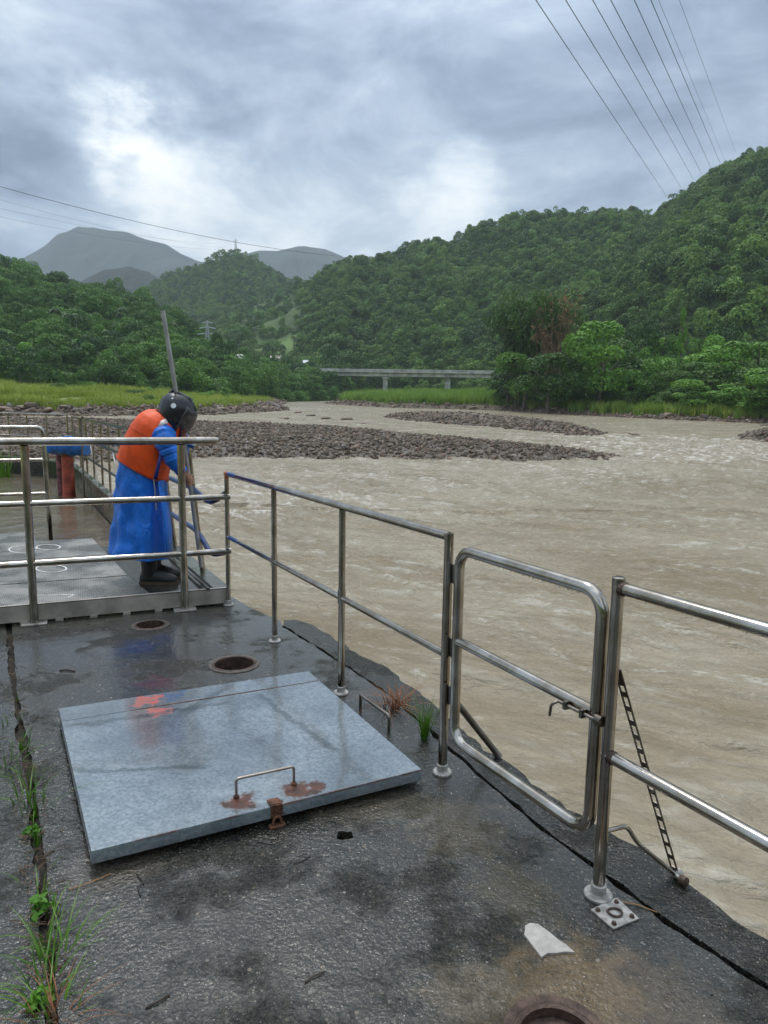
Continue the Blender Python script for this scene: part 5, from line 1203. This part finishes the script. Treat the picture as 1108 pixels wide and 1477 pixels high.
sleeve([q for a, b in zip(sl2[:-1], sl2[1:]) for q in dense(a, b, 3)] + [sl2[-1]], [.095, .09, .08, .074, .066, .054, .046], 'sleeve')
# life vest: padded shell with a cut for the arm
R = [ring((175, 657), (238, 693), .180, ex=2.6), ring((178, 646), (240, 681), .184, ex=2.6), ring((186, 629), (244, 660), .186, ex=2.6), ring((194, 613), (249, 641), .188, ex=2.5), ring((202, 602), (254, 629), .182, ex=2.4), ring((209, 595), (258, 620), .158, ex=2.2), ring((217, 592), (258, 611), .120, ex=2.0), ring((226, 593), (254, 606), .085, ex=2.0)]
rr = interp_rings(R, 3); mb = MB(); n = 40; v = [p_ for r_ in rr for p_ in r_]; f = []
ac = Q(240, 634, 5.31)
for i in range(len(rr) - 1):
    for k in range(n):
        q = [i * n + k, i * n + (k + 1) % n, (i + 1) * n + (k + 1) % n, (i + 1) * n + k]; cen = sum(v[a] for a in q) / 4
        e = math.hypot((cen[0] - ac[0]) / .055, (cen[2] - ac[2]) / .085)
        if e < 1 and abs(cen[1] - YP) > .05: continue
        f.append(tuple(q))
mb.add(v, f); o = mb.build('life_vest', VEST, root, angle=None); s_ = o.modifiers.new('thick', 'SOLIDIFY'); s_.thickness = .018; s_.offset = .4; o.modifiers.new('sub', 'SUBSURF').levels = 1; o.modifiers['sub'].render_levels = 2
o_v = o
PIPE = simple('vest_piping', (.45, .05, .012), .6)
for zz_, nm_ in ((0, 'hem_piping'), (9, 'seam')):
    mb = MB(); cc_ = sum(rr[zz_]) / n; mb.tube([cc_ + (q - cc_) * (1.075 if zz_ == 0 else 1.055) for q in rr[zz_]], .006 if zz_ == 0 else .0035, 6, closed=True); mb.build(nm_, PIPE, o_v, off=np.array(root.location))
mb = MB(); w1 = [Q(230, 655, 5.285), Q(227, 668, 5.276), Q(224, 680, 5.28), Q(221, 691, 5.30)]; w2 = [Q(234, 657, 5.285), Q(231, 669, 5.276), Q(229, 681, 5.28), Q(227, 692, 5.30)]
mb.add(w1 + w2, [(i, i + 1, 5 + i, 4 + i) for i in range(3)]); o = mb.build('side_slit_strip', simple('navy_slit', (.012, .03, .20), .6), root); o.modifiers.new('t', 'SOLIDIFY').thickness = .006  # navy strip laid over the vest in place of its open side slit
REFL = simple('reflective_tape', (.72, .62, .58), .35, 0, .1)
# reflective patch laid on the shoulder
pq = [Q(226, 610, 5.340), Q(239, 604, 5.366), Q(243, 610, 5.346), Q(230, 616, 5.318)]
mb = MB(); mb.add(pq, [(0, 1, 2, 3)]); o = mb.build('reflective_patch', REFL, o_v, off=np.array(root.location)); o.modifiers.new('t', 'SOLIDIFY').thickness = .003
# boots
for s, (hx, hy, tx, ty) in ((-1, (203, 833, 249, 838)), (1, (210, 822, 238, 826))):
    Yb = YP + .10 * s; h = Q(hx, hy, Yb); t = Q(tx, ty, Yb); h[2] = t[2] = .112; d = (t - h) / np.linalg.norm(t - h); sdv = np.array([-d[1], d[0], 0]); L_ = .285
    rings = []
    for u_, w_, z_ in ((0.0, .026, .05), (.02, .038, .085), (.08, .043, .10), (.13, .044, .088), (.18, .048, .07), (.23, .046, .058), (.265, .036, .045), (.285, .018, .03)):
        c = h + d * u_; rings.append([c + sdv * w_ * math.cos(a) + np.array([0, 0, .022 + max(0, math.sin(a)) * (z_) - (0 if math.sin(a) >= 0 else .008)]) for a in np.linspace(0, 6.283, 17)[:-1]])
    mb = MB(); mb.loft(rings, True, True); an = h + d * .07
    sh = [[an + np.array([0, 0, z_]) + sdv * r_ * math.cos(a) + d * (r_ * 1.15 * math.sin(a)) for a in np.linspace(0, 6.283, 17)[:-1]] for z_, r_ in ((.06, .05), (.12, .052), (.2, .056), (.3, .062))]
    mb.loft(sh, True, True); b = mb.build('boot', BOOT, root, angle=50)
    out = [(u_, w_ + .004) for u_, w_ in ((-.006, .02), (.02, .040), (.08, .044), (.13, .043), (.18, .050), (.23, .049), (.27, .038), (.292, .016))]
    pl = [h + d * u_ + sdv * w_ for u_, w_ in out] + [h + d * u_ - sdv * w_ for u_, w_ in out[::-1]]
    poly_block([q[:2] for q in pl[::-1]], [], .109, .130).build('sole', SOLE, b, smooth=False)
# helmet: open face, visor up front
hc = Q(256, 591); fw_ = np.array([.80, .10, -.59]); fw_ /= np.linalg.norm(fw_); sv = np.cross(fw_, np.array([0, 0, 1.])); sv /= np.linalg.norm(sv); uv_ = np.cross(sv, fw_)
def hp(lat, lon, k=1.0):       # lat from the crown, lon from the front
    x, y, z = math.sin(lat) * math.cos(lon), math.sin(lat) * math.sin(lon), math.cos(lat)
    sq = 1.0 if z > 0 else 1.0 + .12 * -z
    return hc + k * (fw_ * x * .124 * (1.05 if x > 0 else .98) + sv * y * .108 * sq + uv_ * z * (.112 if z > 0 else .185) + fw_ * (.035 * max(0, -z)))
nla, nlo = 26, 48; mb = MB(); v = []; f = []
for i in range(nla + 1):
    for j in range(nlo): v.append(hp(.02 + (2.45) * i / nla, 2 * math.pi * j / nlo))
for i in range(nla):
    for j in range(nlo):
        la = .02 + 2.45 * (i + .5) / nla; lo = (2 * math.pi * (j + .5) / nlo + math.pi) % (2 * math.pi) - math.pi
        if la > 1.22 and abs(lo) < 1.0 - .12 * max(0, la - 1.9): continue
        if la > 2.15 and abs(lo) > 2.3: continue
        f.append((i * nlo + j, i * nlo + (j + 1) % nlo, (i + 1) * nlo + (j + 1) % nlo, (i + 1) * nlo + j))
mb.add(v, f); mb.add([hp(.0, 0)] + [hp(.02, 2 * math.pi * j / nlo) for j in range(nlo)], [(0, 1 + j, 1 + (j + 1) % nlo) for j in range(nlo)])
HEL = simple('black_helmet_shell', (.013, .014, .018), .3, 0, .2, 10, spec=.6)
he = mb.build('helmet', HEL, root, angle=None); s_ = he.modifiers.new('t', 'SOLIDIFY'); s_.thickness = .02; s_.offset = 1
mb = MB(); v = []; f = []; a_, b_ = 9, 16
for i in range(a_ + 1):
    for j in range(b_ + 1): v.append(hp(1.0 + .95 * i / a_, -1.15 + 2.3 * j / b_, 1.20 + .10 * i / a_))
f = [(i * (b_ + 1) + j, i * (b_ + 1) + j + 1, (i + 1) * (b_ + 1) + j + 1, (i + 1) * (b_ + 1) + j) for i in range(a_) for j in range(b_)]
mb.add(v, f); m, nt, bs = mat('smoked_visor'); bs.inputs['Base Color'].default_value = (.05, .05, .055, 1); bs.inputs['Roughness'].default_value = .06; bs.inputs['Alpha'].default_value = .55; bs.inputs['Specular IOR Level'].default_value = .8
vi = mb.build('visor', m, he, off=np.array(root.location)); vi.modifiers.new('t', 'SOLIDIFY').thickness = .004
mb = MB()
for y_ in (-.55, .55): mb.tube([hp(.35, math.pi - y_ * .9, 1.14), hp(.6, math.pi - y_ * 1.2, 1.16), hp(.35, y_ * 1.6, 1.15), hp(.75, y_ * .8, 1.15)], [.006, .016, .014, .005], 8)
mb.build('vent_ridge', HEL, he, off=np.array(root.location))
mb = MB(); mb.tube([hp(2.12, a, 1.13) for a in np.linspace(2.0, 2 * math.pi - 2.0, 14)], .012, 8); mb.build('neck_roll', BLACK, he, off=np.array(root.location))
mb = MB(); mb.tube([hp(1.2, a, 1.16) for a in np.linspace(-1.05, 1.05, 14)], .008, 8); mb.build('brim', HEL, he, off=np.array(root.location))
mb = MB(); mb.tube([hp(.5, math.pi, 1.10), hp(.75, math.pi, 1.26), hp(1.05, math.pi, 1.16)], [.012, .022, .008], 8); mb.build('rear_spoiler', HEL, he, off=np.array(root.location))
side = -1.0 if (hp(1.5, -1.57)[1] < hp(1.5, 1.57)[1]) else 1.0
mb = MB(); c = hp(1.42, side * 1.75, 1.165); nn_ = c - hc; nn_ /= np.linalg.norm(nn_); mb.lathe(c - nn_ * .003, [(.020, 0), (.020, .006), (.001, .0065)], 20, ax=nn_); mb.build('round_sticker', simple('white_sticker', (.75, .76, .75), .4), he, off=np.array(root.location))
mb = MB(); c = hp(1.12, side * 2.1, 1.165); nn_ = c - hc; nn_ /= np.linalg.norm(nn_); mb.lathe(c - nn_ * .003, [(.010, 0), (.010, .006), (.001, .0065)], 4, ax=nn_); mb.build('square_sticker', simple('white_sticker_b', (.75, .76, .75), .4), he, off=np.array(root.location))
mb = MB(); mb.tube([hp(2.2, 1.25, .98), hp(2.9, .6, 1.0), hp(2.9, -.6, 1.0), hp(2.2, -1.25, .98)], .009, 8); mb.build('chin_strap', BLACK, he, off=np.array(root.location))
mb = MB(); fc = hc + fw_ * .07 - uv_ * .03          # face: brow, nose, lips, chin, ears under the shell
mb.lathe(fc - fw_ * .05, [(.085, 0), (.082, .03), (.065, .06), (.03, .078), (.001, .082)], 20, ax=fw_)
mb.tube([fc + fw_ * .028 + uv_ * .02, fc + fw_ * .052 - uv_ * .012, fc + fw_ * .03 - uv_ * .022], [.008, .013, .006], 8)
mb.tube([fc + fw_ * .025 - uv_ * .045 - sv * .02, fc + fw_ * .033 - uv_ * .045, fc + fw_ * .025 - uv_ * .045 + sv * .02], [.004, .007, .004], 8)
mb.lathe(fc - uv_ * .075, [(.03, -.02), (.036, 0), (.03, .022), (.01, .03)], 14, ax=fw_); mb.build('face', SKIN, root)
mb = MB()
for s in (-1, 1): mb.lathe(fc + fw_ * .022 + uv_ * .018 + sv * s * .032, [(.010, -.004), (.011, 0), (.006, .005), (.001, .006)], 10, ax=fw_)
mb.build('eyes', simple('eye_dark', (.03, .02, .015), .2), root)

# ------------------------------------------------------------------ weeds, scraps and chips on the floor
G_WEED = leaf_mat('grass_weed', (.055, .15, .010), (.15, .30, .028), .3, .45); G_DRY = leaf_mat('grass_dry', (.12, .04, .018), (.30, .13, .06), .1, .8)
def tuft(px, py, h, n, label, material=G_WEED, seed=0, bend=.6, wd=.0035, spread=.05, cat='grass', name='grass_tuft', z=-.05, group=None):
    q = at(px, py); me = grass_mesh(name, 700 + seed, material, n, h, spread, wd, bend, 5); o = link(name, me, loc=(q[0], q[1], z)); tag(o, label, cat, group); return o
tuft(612, 1064, .27, 52, 'fresh green grass tuft sprouting from the kerb joint by the gate post', seed=1, bend=.42, z=-.03)
o = tuft(570, 1022, .17, 60, 'dry reddish-brown grass clump lying on the kerb beside the green tuft', G_DRY, 2, 1.5, .003, .16, z=.0); 
LT = 'green grass tuft growing in the open joint along the slab'; LG = 'tufts in the slab joint'
for i, (px, py, h, n) in enumerate([(50, 1165, .26, 15), (40, 1120, .20, 12), (10, 1040, .13, 16), (52, 1210, .10, 14), (58, 1265, .12, 12), (60, 1300, .14, 10), (66, 1345, .17, 13), (72, 1392, .24, 16), (62, 1425, .20, 18), (84, 1460, .22, 12), (46, 1190, .08, 12), (95, 1370, .16, 8), (8, 1100, .2, 14), (28, 1075, .16, 16), (36, 1150, .24, 14), (72, 1330, .15, 8), (30, 1000, .1, 12)]):
    tuft(px, py, h, n, LT, seed=10 + i, bend=.8, wd=.0045, spread=.08, group=LG, z=-.06)
tuft(80, 1470, .15, 26, 'dry brown grass in the slab joint below the weeds', G_DRY, 40, 1.3, .003, .12, z=-.04)
tuft(4, 688, 1.0, 40, 'green reed clump growing inside the far end of the basin', seed=41, bend=.5, wd=.014, spread=.5, z=0)
o = bpy.data.objects[-1] if False else None
for ob_ in bpy.data.objects:
    if ob_.get('label') == 'green reed clump growing inside the far end of the basin': q = at(4, 688, -.26); ob_.location = (q[0], q[1], -.28)
W_LEAF = leaf_mat('weed_leaf', (.09, .24, .02), (.17, .36, .05), .3, .45)
for i, (px, py, s) in enumerate([(57, 1312, .07), (60, 1440, .055), (50, 1200, .05)]):
    q = at(px, py); me = crown_mesh('leafy_weed', 760 + i, 46, .20, W_LEAF, .55, blobs=5, z0=.2, z1=.8, spread=.4, rb=(.2, .32)); o = link('leafy_weed', me, loc=(q[0], q[1], -.03)); o.scale = (s * 1.3, s * 1.3, s * 1.2); tag(o, 'small bright broad-leaved weed in the slab joint', 'weed', 'leafy weeds in the slab joint')
def scrap(pts, r_, label, m_, name='wire_scrap', cat='wire'):
    mb = MB(); mb.tube([at(x, y, z) for x, y, z in pts], r_, 6); q = mb.v[0]; o = mb.build(name, m_, off=(q[0], q[1], 0)); o.location = (q[0], q[1], 0); tag(o, label, cat)
DW = simple('dark_wire', (.015, .013, .012), .5); TW = simple('twig', (.05, .03, .018), .8); STRAW = simple('straw', (.30, .16, .07), .8)
scrap([(197, 1260, .004), (204, 1268, .006), (208, 1273, .004), (199, 1279, .005), (203, 1292, .004)], .0022, 'short kinked black wire on the concrete below the hatch corner', DW)
scrap([(418, 1243, .003), (428, 1236, .008), (443, 1231, .006), (447, 1235, .003), (436, 1242, .003), (424, 1246, .003)], .0018, 'thin black wire loop lying near the small hole', DW)
scrap([(210, 1454, .003), (226, 1446, .005), (245, 1434, .004)], .0025, 'short dark twig on bare concrete in front of the hatch', TW, 'twig', 'twig')
scrap([(440, 1417, .003), (452, 1408, .005), (468, 1401, .004)], .0022, 'crooked dark twig between bare concrete and the capped pipe', TW, 'twig', 'twig')
scrap([(100, 1283, .003), (130, 1273, .006), (160, 1260, .004)], .0018, 'straw stalk lying under the hatch cover corner', STRAW, 'straw', 'straw')
scrap([(86, 967, .004), (96, 966, .006), (108, 968, .004)], .004, 'dark stick lying between the slab joint and the blue paint stain', TW, 'twig', 'twig')
scrap([(880, 1298, .004), (920, 1305, .004), (948, 1316, .004)], .0018, 'pale straw lying along the kerb joint by the anchor plate', STRAW, 'straw', 'straw')
r = np.random.default_rng(31); mb = MB(); lv_ = []
for k in range(260):                                  # dead stalks and leaf bits lying in and beside the left joint
    i = r.integers(0, len(ljoint) - 2); q = ljoint[i] + (ljoint[i + 1] - ljoint[i]) * r.random() + np.array([-.872, -.488]) * r.normal(.02, .035)
    a_ = r.random() * 6.28; L_ = r.uniform(.01, .05); d_ = np.array([math.cos(a_), math.sin(a_)]); z_ = r.uniform(.001, .006)
    mb.tube([P3(q, z_), P3(q + d_ * L_ * .5 + r.normal(size=2) * .004, z_ + .003), P3(q + d_ * L_, z_)], r.uniform(.0008, .0022), 4)
tag(mb.build('plant_litter', simple('dead_stalks', (.11, .065, .035), .8, 0, .7, 14), kind='stuff'), 'dead stalks and leaf bits littering the open slab joint', 'litter')
r = np.random.default_rng(12); pv = []
while len(pv) < 1500:
    x, y = r.uniform(60, 1108), r.uniform(1130, 1477); q = at(x, y); 
    if ((q[:2] - np.array(HOLES['c'][0])) ** 2).sum() > .02 and (q - FO) @ FN < .1 and not (x < 640 and y < 1110 + (620 - x) * .27): pv.append(q)
pv = np.array(pv); s = r.uniform(.0008, .0028, len(pv)) ; s[:60] *= 1.7
def chip(seed, c): 
    me = rock_mesh('chip_form', seed, .5, 1); me.materials.clear(); me.materials.append(c); return me
tag(scatter('stone_chips', pv, s, r.random((len(pv), 3)) * 6.28, [chip(81, simple('chip_pale', (.48, .46, .42), .5)), chip(82, simple('chip_brown', (.20, .13, .08), .6)), chip(83, simple('chip_grey', (.16, .17, .16), .5)), chip(84, simple('chip_dark', (.04, .04, .04), .5))]), 'tiny stone chips scattered over the wet concrete', 'stone chips')

# ------------------------------------------------------------------ bridge, cables, pylons, houses
BC = simple('bridge_concrete', (.46, .44, .40), .8, 0, .35, .5); BD = 262.0
bl, br_ = aty(458, 535.5, BD), aty(790, 540, BD - 6); root = empty('road_bridge', (bl + br_) / 2, 'long pale concrete girder bridge on short piers behind the reeds', 'bridge')
bdv = br_ - bl; bL = np.linalg.norm(bdv); bx = bdv / bL; by = np.array([-bx[1], bx[0], 0]); by /= np.linalg.norm(by); bz = np.cross(bx, by); bc = (bl + br_) / 2
MB().box(bc, bL, 5.5, .55, bx, by, bz).build('deck', BC, root, smooth=False)
MB().box(bc - bz * .93 - by * 1.6, bL, .8, 1.3, bx, by, bz).build('girder', BC, root, smooth=False); MB().box(bc - bz * .93 + by * 1.6, bL, .8, 1.3, bx, by, bz).build('girder', BC, root, smooth=False)
for e in (-1, 1): MB().box(bc + bz * .62 + by * e * 2.6, bL, .25, .7, bx, by, bz).build('parapet', BC, root, smooth=False)
for px in (556, 646, 730):
    q = aty(px, 542, BD - 2); g = gz(q[0], q[1]) - 1; mb = MB()
    t_ = q[2] - .6; mb.box((q[0], q[1], (t_ + g) / 2), 1.7, 4.0, t_ - g, bev=.2); mb.box((q[0], q[1], t_ - .25), 2.3, 5.2, .5); mb.build('pier', BC, root, smooth=False)
def cable(a, b, sag, r_, label, group=None):
    a, b = np.array(a), np.array(b); pts = [a + (b - a) * t - np.array([0, 0, sag * 4 * t * (1 - t)]) for t in np.linspace(0, 1, 26)]
    mb = MB(); mb.tube(pts, r_, 5); o = mb.build('power_line', WIRE, off=tuple(pts[0])); o.location = pts[0]; tag(o, label, 'power line', group)
CL = 'black power line climbing from the forested ridge to high overhead'
for (x0, x1, y1, r_) in [(773, 962, 284, .075), (816, 982, 270, .075), (855, 1000, 258, .07), (881, 1012, 250, .075), (915, 1026, 243, .07), (939, 1040, 238, .07), (950, 1046, 232, .035), (980, 1062, 222, .035)]:
    far = aty(x1, y1, 450 - (x1 - 962) * .15); dx = (x0 - x1) / (y1); near_ = aty(x0 + dx * 160, -160, 95); cable(far, near_, -0.0, r_, CL if r_ > .05 else 'thin grey wire beside the power lines overhead', 'power lines over the river' if r_ > .05 else 'thin wires over the river')
for (y0, y1, r_, lb) in [(264, 369, .13, 'single dark power line sagging across the sky to the hill'), (283, 358, .05, 'topmost of three faint wires under the dark power line'), (299, 352, .05, 'middle one of three faint wires under the dark power line'), (312, 360, .05, 'lowest of three faint wires under the dark power line')]:
    a = aty(-60, y0 - 12, 330); b = aty(484, y1, 545) if r_ > .1 else aty(335, y1, 846); cable(a, b, 5, r_, lb)
for k, (y0, y1) in enumerate([(384, 392), (398, 404), (408, 418)]): cable(aty(478, y0 - 8, 540), aty(1180, y1, 300), 6, .06, 'thin wire strung along in front of the forested hill', 'wires in front of the hill')
def pylon(px, ytop, D, h, label):
    q = aty(px, ytop, D); b = q - np.array([0, 0, h]); root = empty('pylon', b, label, 'pylon'); PY = simple('pylon_steel', (.42, .43, .43), .6, .3); w = h * .11
    for sx_ in (-1, 1):
        for sy_ in (-1, 1): MB().tube([b + np.array([sx_ * w, sy_ * w, -2]), b + np.array([sx_ * w * .25, sy_ * w * .25, h * .7]), b + np.array([0, 0, h])], h * .012, 5).build('leg', PY, root)
    for k in range(6):
        z = h * (.08 + .11 * k); ww = w * (1 - .75 * z / (h * .7)); z2 = z + h * .11; w2 = w * (1 - .75 * z2 / (h * .7)); mb = MB()
        for s_ in (-1, 1): mb.tube([b + np.array([-ww, s_ * ww, z]), b + np.array([w2, s_ * w2, z2])], h * .007, 4); mb.tube([b + np.array([ww, s_ * ww, z]), b + np.array([-w2, s_ * w2, z2])], h * .007, 4)
        mb.build('bracing', PY, root)
    for z, l_ in ((.72, .2), (.84, .16), (.94, .1)): MB().tube([b + np.array([-h * l_, 0, h * z]), b + np.array([0, 0, h * (z + .03)]), b + np.array([h * l_, 0, h * z])], h * .012, 5).build('crossarm', PY, root)
pylon(340, 344, 846, 15, 'tiny lattice pylon on top of the hazy round hill'); pylon(299, 462, 262, 18, 'pale lattice pylon rising from the trees above the bank')
def house(px, py, D, w_, d_, h_, label, rc):
    q = aty(px, py, D); b = q - np.array([0, 0, h_ + 1.2]); root = empty('house', b, label, 'house'); WL = simple('house_wall', (.55, .53, .48), .8); RF = simple('roof_' + str(px), rc, .6)
    MB().box(b + np.array([0, 0, h_ / 2 - 2]), w_, d_, h_ + 4).build('wall', WL, root, smooth=False); mb = MB(); e = .4
    v = [b + np.array(k) for k in [(-w_ / 2 - e, -d_ / 2 - e, h_), (w_ / 2 + e, -d_ / 2 - e, h_), (w_ / 2 + e, d_ / 2 + e, h_), (-w_ / 2 - e, d_ / 2 + e, h_), (-w_ / 2 - e, 0, h_ + 1.4), (w_ / 2 + e, 0, h_ + 1.4)]]
    mb.add(v, [(0, 1, 5, 4), (2, 3, 4, 5), (0, 4, 3), (1, 2, 5), (3, 2, 1, 0)]); mb.build('roof', RF, root, smooth=False)
    for s_ in (-.28, .28): MB().box(b + np.array([s_ * w_, -d_ / 2 - .03, h_ * .55]), w_ * .2, .08, h_ * .4).build('window', simple('house_glass', (.05, .06, .07), .2), root, smooth=False)
house(398, 513, 300, 4.0, 4, 1.2, 'small house with a pale roof among trees under the grassy slope', (.55, .48, .42)); house(346, 512, 250, 2.0, 3, 1.2, 'small white house half hidden behind palms and trees', (.7, .7, .68)); house(441, 520, 300, 1.4, 2.5, 1.2, 'little white shed among trees near the bridge end', (.65, .66, .66))
# ------------------------------------------------------------------ air: pale haze over the valley
hz = MB(); hz.box((0, 1330, 352), 5200, 3460, 712)
m = bpy.data.materials.new('haze_air'); m.use_nodes = True; nt = NT(m.node_tree); nt.n.clear()
pv = nt.new('ShaderNodeVolumePrincipled'); pv.inputs['Color'].default_value = (0.80, 0.90, 1.0, 1); pv.inputs['Density'].default_value = HAZE_DENSITY
pv.inputs['Anisotropy'].default_value = 0.0
o = nt.new('ShaderNodeOutputMaterial'); nt.l.new(pv.outputs[0], o.inputs['Volume'])
hazeo = hz.build('haze', m, smooth=False, kind='stuff'); tag(hazeo, 'thin pale haze filling the valley air', 'haze')
